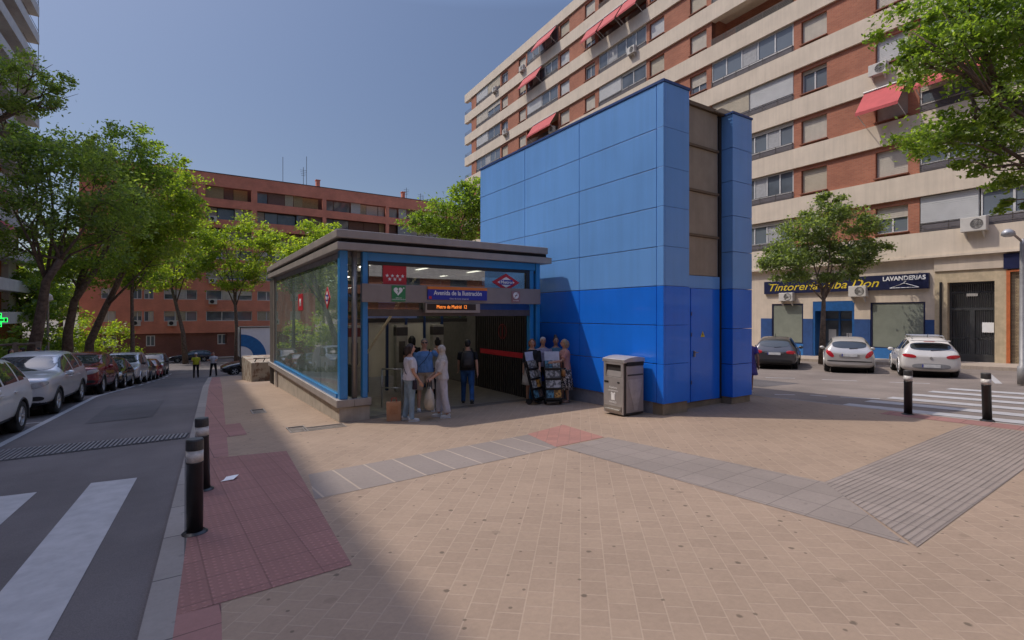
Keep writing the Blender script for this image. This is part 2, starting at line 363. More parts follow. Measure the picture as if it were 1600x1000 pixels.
M_red=P('sign_red',(.52,.02,.035),.45,0,.05); M_whitep=P('sign_white',(.80,.79,.77),.5,0,.03)
M_navy=P('sign_navy',(.012,.016,.055),.4); M_signblue=P('sign_blue',(.015,.03,.32),.4,0,.05); M_orange=P('sign_orange',(.72,.20,.03),.45,0,.05)
M_green=P('sign_green',(.03,.22,.08),.45,0,.05); M_yellow=P('sign_yellow',(.75,.56,.03),.45)
M_awn=P('red_awning_cloth',(.46,.085,.085),.85,0,.08,2); M_ac=P('ac_casing',(.55,.52,.47),.6,0,.06,4)
# ------------------------------------------------------------------ ground, roads, pavements
def sheet(name,poly,off,mat,label=None,cat=None,kind='structure',thick=0):
    b=bmesh.new(); vs=[b.verts.new((x,y,0)) for x,y in poly]; b.faces.new(vs)
    ys=[p[1] for p in poly]
    for yb,_ in TP:
        if min(ys)<yb<max(ys):
            bmesh.ops.bisect_plane(b,geom=b.verts[:]+b.edges[:]+b.faces[:],plane_co=(0,yb,0),plane_no=(0,1,0))
    for v in b.verts: v.co.z=zt(v.co.y)+off
    bmesh.ops.recalc_face_normals(b,faces=b.faces)
    for f in b.faces:
        if f.normal.z<0: f.normal_flip()
    if thick:
        r=bmesh.ops.extrude_face_region(b,geom=b.faces[:]); 
        for v in [g for g in r['geom'] if isinstance(g,bmesh.types.BMVert)]: v.co.z+=thick
        bmesh.ops.recalc_face_normals(b,faces=b.faces)
    me=bpy.data.meshes.new(name); b.to_mesh(me); b.free(); me.materials.append(mat)
    o=bpy.data.objects.new(name,me); C.objects.link(o); tag(o,label,cat,None,kind); return o
KX=lambda Y:-.45+.045*Y
sheet('ground',[(-900,-350),(900,-350),(900,850),(-900,850)],-.5,M_dirt)
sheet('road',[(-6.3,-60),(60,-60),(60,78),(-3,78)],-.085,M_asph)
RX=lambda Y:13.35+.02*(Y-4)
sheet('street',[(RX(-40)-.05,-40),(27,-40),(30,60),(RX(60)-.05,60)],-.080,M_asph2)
pl=[(KX(-12)+.2,-12),(RX(-12)-.15,-12),(RX(25.5)-.15,25.5),(3.4,25.5),(2.9,37),(KX(37)+.2,37)]
sheet('plaza_pavement',pl,-.3,M_pave,thick=.3)
sheet('kerb',[(KX(-12),-12),(KX(-12)+.2,-12),(KX(37)+.2,37),(KX(37),37)],-.3,M_kerb,thick=.303)
sheet('kerb',[(RX(-12)-.15,-12),(RX(-12),-12),(RX(25.5),25.5),(RX(25.5)-.15,25.5)],-.3,M_kerb,thick=.296)
LK=lambda Y:-6.2+.045*Y
sheet('left_pavement',[(-16.5,-60),(LK(-60),-60),(LK(62),62),(-12.0,62)],-.3,M_pave,thick=.31)
sheet('right_pavement',[(26.2,-40),(30.6,-40),(33.5,62),(29.2,62)],-.3,M_walk,thick=.36)
sheet('far_pavement',[(-40,78),(60,78),(60,82),(-40,82)],-.3,M_walk,thick=.36)
sheet('park_lawn',[(-40,62.2),(-6.5,62.2),(-6.0,72),(-40,72)],-.06,P('park_earth',(.12,.11,.05),.95,0,.4,1))
# markings and tactile paving
for i,x in enumerate((-1.12,-2.2,-3.28,-4.36)):
    dx=.045
    sheet('zebra_crossing_stripe',[(x-dx*5.2,4.0),(x+.53-dx*5.2,4.0),(x+.53,9.12),(x,9.2)],-.078,M_mark)
sheet('parking_line',[(-3.66,2),(-3.52,2),(-2.05,31),(-2.19,31)],-.078,M_mark)
for y in range(32,52,3): 
    x=-3.59+.05*y; sheet('parking_line',[(x-.07,y),(x+.07,y),(x+.14,y+1.6),(x,y+1.6)],-.078,M_mark)
sheet('parking_line',[(-4.9,16.45),(-2.9,16.4),(-2.9,16.5),(-4.9,16.55)],-.077,M_mark)
for i,(x,w) in enumerate(((13.72,.45),(14.75,.45),(15.8,.45),(16.9,.45),(18.0,.45),(19.1,.45))):
    yt=5.95-.1*(x-13.7)
    sheet('zebra_crossing_stripe',[(x+.25,.2),(x+w+.25,.2),(x+w,yt),(x,yt)],-.07,M_mark)
for (a,bq) in (((18.58,10.67),(19.1,9.84)),((19.33,9.0),(19.73,8.03)),((20.06,7.18),(20.52,6.22)),((14.4,8.0),(14.75,7.6)),((15.0,7.3),(15.1,6.9)),((15.2,6.6),(15.6,5.8)),((17.5,12.4),(17.9,11.6))):
    d=Vector((bq[0]-a[0],bq[1]-a[1])).normalized(); n=Vector((-d.y,d.x))*.055
    sheet('parking_bay_mark',[(a[0]-n.x,a[1]-n.y),(bq[0]-n.x,bq[1]-n.y),(bq[0]+n.x,bq[1]+n.y),(a[0]+n.x,a[1]+n.y)],-.074,M_mark)
sheet('parking_bay_mark',[(21.9,4.95),(22.0,4.8),(25.6,5.9),(25.5,6.05)],-.074,M_mark)
sheet('red_tactile_paving',[(KX(4.3)+.2,4.3),(1.2,4.35),(1.43,9.15),(KX(9.4)+.2,9.4)],.004,M_redtac)
sheet('red_paving_strip',[(KX(-6)+.2,-6),(KX(-6)+.5,-6),(KX(4.3)+.48,4.3),(KX(4.3)+.2,4.3)],.004,M_redsmooth)
sheet('red_paving_strip',[(KX(9.4)+.2,9.4),(KX(9.4)+.62,9.36),(KX(36)+.62,36),(KX(36)+.2,36)],.004,M_redsmooth)
sheet('red_paving_strip',[(.55,11.1),(1.02,11.1),(1.02,12.6),(.62,12.6)],.006,M_redsmooth)
M_greyline=paving('grey_lined_paving',(.26,.212,.18),(.225,.185,.16),(.37,.295,.23),rad(-4),.46,4.0,0,gum=.3,msize=.016,freq=1)
sheet('grey_paving_band',[(1.3,6.3),(5.2,6.55),(5.4,7.68),(1.45,7.45)],.004,M_greyline)
sheet('pink_paving_patch',[(5.2,6.6),(6.35,6.65),(6.5,8.0),(5.4,7.72)],.005,M_pinkpatch)
sheet('grey_tactile_band',[(5.44,1.8),(6.74,3.1),(6.4,6.6),(5.25,6.55)],.004,M_greypave)
sheet('grey_rib_paving',[(5.44,1.74),(9.5,1.84),(12.5,1.9),(12.5,3.2),(11.7,3.22),(6.72,3.10)],.006,M_rib)
sheet('red_paving_strip',[(12.55,-1),(13.1,-1),(13.15,4.7),(12.6,4.7)],.0045,M_redsmooth)
for pq in ([(-2.0,15.4),(-.7,15.6),(-.55,19.2),(-1.9,19.0)],[(-3.1,6.2),(-2.35,6.1),(-2.3,8.6),(-3.05,8.7)],[(15.8,9.2),(17.6,8.9),(17.9,11.6),(16.2,12)],[(-1.5,26),(-.2,26.2),(0,30),(-1.3,29.8)]):
    sheet('road_patch',pq,-.0765,asphalt('patch_asphalt',(.115,.105,.105)) if 'patch_asphalt' not in MATS else MATS['patch_asphalt'])
# drain and covers
g=MB()
for i in range(44):
    t=i/43; x=-3.15+3.1*t
    g.hexa([(x,11.9+.2*t-.12,zt(11.9)-.077),(x+.035,11.9+.2*t-.12,zt(11.9)-.077),(x+.09,12.85-.35*t,zt(12.6)-.077),(x+.055,12.85-.35*t,zt(12.6)-.077)],
           [(x,11.9+.2*t-.12,zt(11.9)-.062),(x+.035,11.9+.2*t-.12,zt(11.9)-.062),(x+.09,12.85-.35*t,zt(12.6)-.062),(x+.055,12.85-.35*t,zt(12.6)-.062)])
dg_=g.build('drain_grate',P('grate_steel',(.20,.19,.195),.6,.3))
tag(dg_,'long dark steel drain grate laid across the left road','drain grate')
pit=sheet('pit',[(-3.25,11.72),(0.0,11.95),(.08,12.55),(-3.1,12.95)],-.079,P('grate_pit',(.05,.047,.05),.9),kind=None); pit.parent=dg_
def cover(x0,y0,x1,y1,label):
    o=sheet('manhole_cover',[(x0,y0),(x1,y0),(x1,y1),(x0,y1)],.004,P('cover_steel',(.17,.14,.115),.6,.4,.3,12,bmp=.4),label,'manhole cover',None)
    f=MB()
    for a in ((x0-.03,y0-.03,x1+.03,y0),(x0-.03,y1,x1+.03,y1+.03),(x0-.03,y0,x0,y1),(x1,y0,x1+.03,y1)):
        f.box(a[0],a[1],zt(y0)-.02,a[2],a[3],zt(y0)+.007)
    f.build('frame',M_steelp,o); return o
cover(1.78,10.75,2.07,11.25,'small square steel cover sunk in the sunlit paving left of the metro corner')
cover(1.42,13.85,1.68,14.4,'smaller steel cover further along the pavement beside the metro wall')
cover(2.05,10.72,2.82,11.02,'long narrow steel cover just in front of the metro wall corner')

# ------------------------------------------------------------------ metro entrance
MX0,MX1,MYF,MYB=2.85,8.2,11.25,22.0
metro=empty('metro_entrance',(MX0,MYF,0),0,'low glass metro entrance pavilion with bright blue posts and bronze flat roof','metro entrance')
def part(name,mb,mat,parent=metro,**k): return mb.build(name,mat,parent,world=True,**k)
m=MB(); m.hexa([(2.83,MYF,-.05),(3.08,MYF,-.05),(3.08,MYB,-.5),(2.83,MYB,-.5)],[(2.83,MYF,.33),(3.08,MYF,.33),(3.08,MYB,.33),(2.83,MYB,.33)])
m.box(2.835,MYF-.004,-.05,3.5,MYF+.3,.32)
bw=part('base_wall',m,M_conc)
m=MB(); m.box(2.80,19.9,-.48,2.83,20.35,.33); part('wall_strip',m,M_steelp)
m=MB(); m.box(2.76,MYF-.05,.335,3.14,MYB,.50); m.box(3.143,MYF-.05,.335,3.53,MYF+.33,.50); part('wall_cap',m,M_fascia,bevel=.01)
m=MB(); m.box(2.82,MYF+.25,.502,2.97,20.9,.60); part('blue_sill',m,M_blueframe)
# corner posts
for (x0,y0,x1,y1,mat,z0,z1) in ((2.84,MYF+.02,3.02,MYF+.20,M_blueframe,.502,3.80),(3.34,MYF,3.46,MYF+.16,M_blueframe,.502,3.80),
                     (7.98,MYF+.04,8.11,MYF+.2,M_blueframe,-.02,3.80),(8.16,MYF,8.30,MYF+.16,M_blueframe,-.02,3.80)):
    mm=MB(); mm.box(x0,y0,z0,x1,y1,z1); part('post',mm,mat,bevel=.012)
m=MB(); m.tube([(3.18,MYF+.08,.50),(3.18,MYF+.08,3.8)],.062,14); part('drainpipe',m,M_steelp,smooth=True)
# side glazing: five panes with slim joints
ys=[MYF+.24,13.3,15.3,17.3,19.2,20.9]
M_sideglass=clearglass('side_glass',(.66,.78,.72),(.33,.41,.37),.60,.12)
M_frontglass=clearglass('front_glass',(.6,.62,.6),(.10,.11,.10),.08,.30)
for a,b_ in zip(ys,ys[1:]):
    mm=MB(); mm.box(2.88,a+.012,.602,2.905,b_-.012,3.62); part('glass_pane',mm,M_sideglass)
m=MB(); m.box(2.86,MYF+.2,.602,2.93,MYF+.235,3.62); part('glazing_edge',m,P('pale_glass_edge',(.35,.55,.58),.2))
m=MB(); m.box(2.83,20.92,-.4,3.2,MYB,3.72); m.box(2.81,21.3,-.4,2.83,21.34,3.7); m.box(2.81,21.65,-.4,2.83,21.69,3.7); part('end_cladding',m,M_steelp)
m=MB(); m.box(3.2,MYB-.08,-.4,8.2,MYB-.05,3.72); part('rear_glass',m,clearglass('rear_glazing',(.78,.84,.78),(.2,.22,.18),.1))
m=MB()
for x in (3.25,4.5,5.75,7.0,8.1): m.box(x,MYB-.12,-.4,x+.08,MYB,3.7)
part('rear_mullions',m,M_fascia)
m=MB(); m.box(8.22,14.62,-.3,8.36,MYB,3.72); part('right_wall',m,P('dark_panel',(.16,.145,.135),.5))
# roof
m=MB(); m.box(2.76,MYF-.12,3.80,8.62,MYB+.15,3.97); part('roof_lower_tier',m,M_fascia,bevel=.012)
m=MB(); m.box(2.86,MYF-.02,3.97,8.5,MYB+.05,4.06); part('roof_shadow_gap',m,M_dark)
m=MB(); m.box(2.74,MYF-.13,4.06,8.48,MYB+.16,4.24); part('roof_upper_tier',m,M_fascia,bevel=.015)
m=MB(); m.box(2.93,MYF+.2,3.66,8.2,MYB-.1,3.79); part('ceiling',m,P('pale_ceiling',(.42,.40,.37),.7))
m=MB(); 
for y in (13,15,17,19): m.box(2.95,y,3.5,8.2,y+.14,3.655)
part('ceiling_beam',m,P('beam_paint',(.16,.15,.13),.6))
lampm=emit('hall_fill_glow',(1,.93,.80),5.0)  # glow of ceiling strips added to brighten the dark hall
for x,y0,y1 in ((3.75,11.7,14.9),(5.3,11.7,14.9),(6.9,11.7,14.9),(4.4,16,21),(6.4,16,21)):
    m=MB(); m.box(x,y0,3.62,x+.14,y1,3.655); ho=part('hall_fill_lamp',m,M_steelp); m=MB(); m.box(x+.02,y0+.03,3.605,x+.12,y1-.03,3.618); part('tube',m,lampm,ho)
# front frame
m=MB(); m.box(3.465,MYF+.02,3.60,8.155,MYF+.16,3.795); part('top_beam',m,M_blueframe,bevel=.01)
m=MB(); m.box(3.465,MYF+.05,3.52,8.155,MYF+.15,3.598); m.box(3.465,MYF+.05,3.0,3.50,MYF+.15,3.52); m.box(7.86,MYF+.05,3.0,7.975,MYF+.15,3.52); part('transom_frame',m,M_black)
m=MB(); m.box(3.505,MYF+.09,3.08,7.855,MYF+.105,3.518); part('transom_glass',m,M_frontglass)
m=MB(); m.box(3.30,MYF-.10,2.66,8.24,MYF-.005,3.075); part('sign_band',m,M_signband,bevel=.008)
m=MB(); m.box(3.465,MYF+.03,2.34,7.97,MYF+.15,2.50); part('lintel',m,P('lintel_bronze',(.10,.08,.07),.45,.3))
m=MB(); m.box(3.465,MYF+.06,2.502,7.97,MYF+.075,2.655); part('upper_glass',m,M_frontglass)
m=MB(); m.box(5.9,MYF+.055,2.503,7.96,MYF+.058,2.654); part('blue_strip',m,P('dark_blue_panel',(.012,.06,.25),.3))  # plain darker blue strip over the upper glass
# folding gate along the right side: vertical slats with a red band
gx=8.10
gate=MB(); gate.box(gx,11.47,-.02,gx+.05,14.6,2.45)
for i in range(26):
    y=11.5+i*.12; gate.box(gx-.035,y,-.02,gx,y+.06,2.45)
gt_=part('folding_gate',gate,P('gate_slats',(.035,.03,.029),.45))
m=MB(); m.box(gx-.046,11.55,1.12,gx-.036,14.2,1.27); part('red_band',m,M_red,gt_)
m=MB()
for i in range(16):
    a0,a1=2*math.pi*i/16,2*math.pi*(i+1)/16
    for (r0,r1) in ((.20,.235),):
        m.ext([(gx-.044,12.85+r0*math.cos(a0),1.86+r0*math.sin(a0)),(gx-.044,12.85+r1*math.cos(a0),1.86+r1*math.sin(a0)),(gx-.044,12.85+r1*math.cos(a1),1.86+r1*math.sin(a1)),(gx-.044,12.85+r0*math.cos(a1),1.86+r0*math.sin(a1))],(.006,0,0))
m.box(gx-.046,12.82,1.68,gx-.038,12.88,2.04)
part('red_emblem',m,P('dull_red',(.16,.015,.02),.5),gt_)
# hall: floor, partition, panels
m=MB(); m.hexa([(3.1,MYF+.3,-.3),(8.1,MYF+.3,-.3),(8.1,MYB-.1,-.7),(3.1,MYB-.1,-.7)],[(3.1,MYF+.3,.008),(8.1,MYF+.3,.008),(8.1,MYB-.1,-.02),(3.1,MYB-.1,-.02)]); part('hall_floor',m,P('hall_floor_stone',(.20,.175,.15),.35,0,.2,4))
m=MB(); m.box(3.1,MYF-.02,-.2,8.1,MYF+.298,.006); part('threshold',m,P('dark_threshold',(.12,.10,.09),.6))
PY=15.2
m=MB(); m.box(3.1,PY,2.12,8.1,PY+.1,2.24); m.box(3.1,PY,2.82,8.1,PY+.1,2.9); part('partition_header',m,M_darkframe)
for x in (4.62,5.25,5.87,6.5,7.12):
    m=MB(); m.box(x,PY-.02,-.02,x+.07,PY+.12,3.6); part('partition_post',m,P('partition_blue',(.015,.045,.14),.35))
pale=P('pale_partition_panel',(.70,.67,.54),.35,0,.08,1.2,streak=.2)
for a,b_ in ((3.12,3.78),(4.7,5.24),(5.33,5.86),(5.95,6.49),(6.58,7.11)):
    m=MB(); m.box(a,PY+.03,.45 if a>4 else .85,b_,PY+.06,2.118); part('partition_panel',m,pale)
m=MB(); m.box(3.1,PY+.04,2.242,8.1,PY+.055,2.818); part('partition_glass',m,clearglass('hall_glass',(.75,.8,.72),(.2,.25,.15),.1))
for x in (3.95,5.4,6.62):
    m=MB(); m.box(x,PY-.5,-.02,x+.36,PY-.25,2.05); tt=part('information_totem',m,P('totem_pale',(.36,.34,.29),.4),bevel=.01)
    m=MB(); m.box(x-.004,PY-.505,1.72,x+.364,PY-.245,1.98); part('header',m,P('totem_maroon',(.13,.02,.025),.4) if x<5 else M_darkframe,tt)
    m=MB(); m.box(x+.08,PY-.503,.9,x+.28,PY-.5005,1.55); part('poster',m,P('totem_poster',(.10,.085,.065),.4),tt)
m=MB(); m.box(3.6,PY-.16,2.5,4.05,PY-.1,2.78); part('maroon_sign',m,P('totem_maroon',(.13,.02,.025),.4))
m=MB(); m.box(4.9,PY-.36,2.3,5.4,PY-.3,2.78); part('violet_sign',m,P('violet_panel',(.16,.15,.42),.4))
m=MB(); m.box(4.5,PY-.4,2.26,6.1,PY-.33,2.32); part('hanging_rail',m,P('pale_blue_rail',(.16,.22,.46),.35))
# escalator well at the left with rounded handrail and steel guard rails
esc=MB(); esc.box(3.15,13.3,-.05,3.2,14.9,.95); esc.box(3.7,13.3,-.05,3.75,14.9,.95); es=part('escalator',esc,P('escalator_skirt',(.05,.055,.05),.3,.4))
m=MB()
for x in (3.175,3.725):
    m.tube([(x,14.9,1.0),(x,13.5,1.0),(x,13.32,.95),(x,13.22,.82),(x,13.2,.66),(x,13.24,.48),(x,13.34,.36),(x,13.5,.3)],.04,8)
part('handrail',m,M_black,es,smooth=True)
rail=MB()
for x,y in ((4.22,12.55),(4.62,12.2)):
    rail.tube([(x,y,0),(x,y,.98)],.022,8)
rail.tube([(4.22,12.55,.98),(4.22,12.55,.98),(4.62,12.2,.98)],.022,8); rail.tube([(4.22,12.55,.5),(4.62,12.2,.5)],.018,8)
part('guard_rail',rail,M_steel,smooth=True)
m=MB(); m.hexa([(3.72,13.0,1.02),(3.78,13.0,1.02),(3.78,13.08,1.0),(3.72,13.08,1.0)],[(5.3,13.0,3.4),(5.38,13.0,3.4),(5.38,13.08,3.4),(5.3,13.08,3.4)]); part('diagonal_brace',m,P('cream_brace',(.55,.46,.30),.4))
# ---- signs on the pavilion
def sign(name,label,cat,mb,mat,**k): 
    o=mb.build(name,mat,None,**k); tag(o,label,cat); ORG[o]=Vector((0,0,0)); return o
def star(c,r,y,d):
    pts=[]
    for i in range(10):
        a=math.pi/2+i*math.pi/5; q=r if i%2==0 else r*.42; pts.append((c[0]+q*math.cos(a),y,c[1]+q*math.sin(a)))
    return pts
m=MB(); m.box(3.83,MYF+.06,3.075,4.40,MYF+.085,3.52)
fl=sign('region_flag_sign','red square sign with seven white stars in the glass above the entrance','sign',m,M_red)
m=MB()
for i in range(4): m.ext(star((3.93+.125*i,3.285),.048,MYF+.056,0),(0,.005,0))
for i in range(3): m.ext(star((3.99+.125*i,3.205),.048,MYF+.056,0),(0,.005,0))
m.build('stars',M_whitep,fl)
def diamond(cx,cz,w,h,y,d=.02,axis='x',x=0):
    if axis=='x': return [(cx-w,y,cz),(cx,y,cz-h),(cx+w,y,cz),(cx,y,cz+h)]
    return [(x,cx-w,cz),(x,cx,cz-h),(x,cx+w,cz),(x,cx,cz+h)]
def metro_logo(name,label,cx,cz,w,h,face,plane):
    """red lozenge, white inner lozenge, blue name bar; face 'x': faces the camera side, 'y': faces left"""
    def pt(u,v,o): return (cx+u,plane-o,cz+v) if face=='x' else (plane-o,cx-u,cz+v)
    dv=(0,.012,0) if face=='x' else (.012,0,0)
    m=MB(); m.ext([pt(-w,0,.012),pt(0,-h,.012),pt(w,0,.012),pt(0,h,.012)],dv); o=sign(name,label,'sign',m,M_red)
    q=.62; m=MB(); m.ext([pt(-w*q,0,.016),pt(0,-h*q,.016),pt(w*q,0,.016),pt(0,h*q,.016)],tuple(c*.3 for c in dv)); m.build('white_lozenge',M_whitep,o)
    m=MB(); m.ext([pt(-w*.46,-h*.27,.021),pt(w*.46,-h*.27,.021),pt(w*.46,h*.27,.021),pt(-w*.46,h*.27,.021)],tuple(c*.3 for c in dv)); m.build('name_bar',M_signblue,o)
    loc=pt(0,0,.024); rot=(rad(90),0,0) if face=='x' else (rad(90),0,rad(-90))
    text_mesh('Metro',h*.5,M_whitep,'lettering',o,loc,rot,bold=.004,depth=.001,width=w*.82); return o
metro_logo('metro_logo_sign','red lozenge with blue bar reading Metro above the folding gate',7.22,3.24,.44,.235,'x',MYF+.085)
metro_logo('metro_logo_sticker','red and blue metro lozenge stuck on the left side glass',12.55,2.78,.27,.27,'y',2.88)
m=MB(); m.box(2.868,15.55,2.5,2.879,16.25,2.98); o=sign('red_sticker','tall red sticker with white letter on the left side glass','sign',m,M_red); text_mesh('M',.3,M_whitep,'lettering',o,(2.864,15.9,2.72),(rad(90),0,rad(-90)),.01)
YB=MYF-.10
m=MB(); m.box(4.86,YB-.045,2.735,6.50,YB-.002,2.985); ss=sign('station_name_sign','blue station sign reading Avenida de la Ilustración with an orange stripe on top','sign',m,M_signblue,bevel=.004)
m=MB(); m.box(4.858,YB-.048,2.986,6.502,YB-.002,3.055); m.build('orange_stripe',M_orange,ss)
text_mesh('Avenida de la Ilustración',.155,M_whitep,'lettering',ss,(5.68,YB-.048,2.90),bold=.003,depth=.002,width=1.33)
text_mesh('Ginzo de Limia (impares)',.052,M_whitep,'small_lettering',ss,(5.7,YB-.048,2.765),depth=.001)
m=MB(); m.box(4.885,YB-.049,2.752,4.96,YB-.046,2.82); m.build('red_badge',M_red,ss)
m=MB(); m.box(3.98,YB-.014,2.68,4.31,YB-.002,3.05); ae=sign('defibrillator_sign','green defibrillator sign with white heart and lightning bolt on the fascia','sign',m,M_green)
hp=[]
for i in range(24):
    a=2*math.pi*i/24; hp.append((4.13+.0068*16*math.sin(a)**3,YB-.018,2.925+.0068*(13*math.cos(a)-5*math.cos(2*a)-2*math.cos(3*a)-math.cos(4*a))))
MB().ext(hp,(0,.004,0)).build('heart',M_whitep,ae)
MB().ext([(4.15,YB-.021,3.0),(4.10,YB-.021,2.92),(4.13,YB-.021,2.925),(4.11,YB-.021,2.85),(4.17,YB-.021,2.94),(4.14,YB-.021,2.935)],(0,.003,0)).build('lightning_bolt',M_green,ae)
m=MB(); m.box(4.245,YB-.018,2.985,4.285,YB-.014,2.999); m.box(4.258,YB-.018,2.972,4.272,YB-.014,3.012); m.build('small_cross',M_whitep,ae)
text_mesh('ESPACIO\nCARDIOPROTEGIDO',.036,M_whitep,'lettering',ae,(4.145,YB-.016,2.745),depth=.001)
m=MB(); m.box(7.28,YB-.012,2.70,7.55,YB-.002,3.0); ns=sign('no_smoking_sign','small pinkish no smoking sign at the right end of the fascia','sign',m,P('sign_mauve',(.30,.16,.16),.5))
m=MB(); m.lathe([(.088,0),(.088,.004)],(0,0,0),20); m.v=[(7.415+x,YB-.013-z,2.885+y) for x,y,z in m.v]; m.build('white_disc',M_whitep,ns)
m=MB(); m.ext([(7.36,YB-.021,2.83),(7.375,YB-.021,2.82),(7.47,YB-.021,2.935),(7.455,YB-.021,2.945)],(0,.003,0)); m.box(7.375,YB-.02,2.872,7.46,YB-.018,2.893); m.build('bar',P('sign_mauve',(.30,.16,.16),.5),ns)
text_mesh('NO FUMAR',.035,M_whitep,'lettering',ns,(7.415,YB-.014,2.745),depth=.001)
m=MB(); m.box(4.80,YB-.04,2.42,6.30,MYF+.02,2.652); ld=sign('led_display','grey framed dot matrix display with orange scrolling letters below the station sign','display',m,M_steelp,bevel=.006)
m=MB(); m.box(4.84,YB-.046,2.485,6.17,YB-.041,2.64); m.build('screen',P('led_screen',(.02,.012,.01),.3),ld)
text_mesh('Metro de Madrid  12',.12,emit('led_amber',(1,.25,.04),1.1),'lettering',ld,(5.5,YB-.048,2.562),depth=.001,width=.82)

# ------------------------------------------------------------------ blue lift tower
TX0,TX1,TYF,TYB=8.85,12.25,7.4,15.6
tower=empty('lift_tower',(TX0,TYF,0),0,'tall blue panelled lift and ventilation tower beside the metro entrance','tower')
zj=[.39,1.27,2.14,3.02,3.90,4.79,5.67,6.55,7.54]; yj=[TYF+.2,10.23,12.8,TYB]
m=MB(); m.box(TX0+.03,TYF+.34,-.2,TX1-.03,TYB,7.36); part('core',m,M_joint,tower)
m=MB(); m.box(TX0+.04,TYF+.05,-.3,9.72,TYB-.02,.385); m.box(9.72,TYF+.32,-.3,11.4,TYF+.5,.26); m.box(11.43,TYF+.04,-.3,TX1-.02,TYF+2,.30); part('plinth',m,P('tower_plinth_concrete',(.26,.21,.15),.85,0,.2,3,streak=.5),tower)
g_=.008
lo=MB(); hi=MB()
for (a,b_) in zip(yj,yj[1:]):
    for z0,z1 in zip(zj,zj[1:]):
        (lo if z1<=3.03 else hi).box(TX0,a+g_,z0+g_,TX0+.05,b_-g_,z1-g_)
for z0,z1 in zip(zj,zj[1:]):
    t=(lo if z1<=3.03 else hi)
    # corner cladding wraps round to the front pier
    t.box(TX0-.004,TYF,z0+g_*.4,TX0+.05,TYF+.2-g_,z1-g_*.4); t.box(TX0+.053,TYF,z0+g_*.4,9.73,TYF+.05,z1-g_*.4)
    t.box(9.68,TYF+.053,z0+g_*.4,9.73,TYF+.33,z1-g_*.4)
part('deep_blue_panels',lo,M_bluedeep,tower,bevel=.006); part('light_blue_panels',hi,M_bluelight,tower,bevel=.006)
m=MB(); m.box(TX0-.02,TYF-.02,7.54,9.75,TYF+.35,7.60); m.box(TX0-.02,TYF+.35,7.54,TX0+.3,TYB+.02,7.60); m.box(TX0+.3,TYF+.35,7.5,TX1-.1,TYB,7.54); part('coping',m,M_bluecap,tower)
# recess with bronze louvre panels over a service door
zb=[3.30,4.30,5.38,6.46,7.42]; m=MB()
for z0,z1 in zip(zb,zb[1:]): m.box(9.735,TYF+.28,z0+.03,11.20,TYF+.335,z1-.03)
part('louvre_panels',m,M_beige,tower,bevel=.01)
for z in zb[1:-1]: m=MB(); m.box(9.735,TYF+.24,z-.028,11.22,TYF+.335,z+.028); part('louvre_rail',m,P('bronze_rail',(.15,.105,.065),.5,.3),tower)
m=MB(); m.box(9.735,TYF+.22,7.40,11.42,TYF+.34,7.49); part('louvre_cap',m,P('bronze_rail',(.15,.105,.065),.5,.3),tower)
m=MB(); m.box(9.735,TYF+.285,3.02,11.3,TYF+.335,3.32); part('light_strip_panel',m,M_bluelight,tower)
m=MB(); m.box(9.735,TYF+.29,.27,10.15,TYF+.335,3.015); m.box(10.99,TYF+.29,.27,11.3,TYF+.335,3.015); part('lower_panel',m,M_bluedeep,tower)
m=MB(); m.box(10.16,TYF+.275,.28,10.98,TYF+.32,3.01); dr=part('service_door',m,M_bluedeep,tower,bevel=.004)
m=MB(); m.box(10.24,TYF+.235,1.36,10.28,TYF+.275,1.5); m.tube([(10.26,TYF+.24,1.46),(10.26,TYF+.22,1.46),(10.36,TYF+.22,1.46)],.01,6); part('handle',m,M_steelp,dr)
m=MB()
for z in (2.35,1.85,.7): m.box(10.155,TYF+.265,z,10.185,TYF+.28,z+.09)
part('hinge',m,M_bluecap,dr)
m=MB(); m.ext([(10.52,TYF+.268,1.83),(10.68,TYF+.268,1.83),(10.60,TYF+.268,1.97)],(0,.004,0)); ws=part('warning_sign',m,M_yellow,dr); m=MB(); m.ext([(10.60,TYF+.266,1.93),(10.575,TYF+.266,1.88),(10.595,TYF+.266,1.885),(10.59,TYF+.266,1.84),(10.62,TYF+.266,1.895),(10.605,TYF+.266,1.89)],(0,.002,0)); part('bolt_mark',m,M_black,dr)
m=MB(); m.box(11.30,TYF+.31,.25,11.42,TYF+.34,7.4); part('shaded_reveal',m,M_dark,tower)  # shade of the recess painted in as a near-black strip
lo=MB(); hi=MB(); zj2=[.30,1.13,2.02,3.02,3.95,4.85,5.72,6.55,7.40]
for z0,z1 in zip(zj2,zj2[1:]):
    t=(lo if z1<=3.03 else hi); t.box(11.42,TYF,z0+.006,TX1,TYF+.05,z1-.006); t.box(11.42,TYF+.053,z0+.006,11.47,TYF+.9,z1-.006); t.box(TX1-.05,TYF+.053,z0+.006,TX1,TYF+3.2,z1-.006)
part('right_pier_lower',lo,M_bluedeep,tower,bevel=.005); part('right_pier_upper',hi,M_bluelight,tower,bevel=.005)
m=MB(); m.box(11.40,TYF-.02,7.40,TX1+.02,TYF+.95,7.45); part('pier_coping',m,M_bluecap,tower)
# roof grille whose bars stripe the inner pier cheek
m=MB()
for i in range(10): m.box(11.0+i*.04,TYF+.0+.02,7.425,11.02+i*.04,TYF+.33,7.44)
part('roof_grille',m,M_steelp,tower)
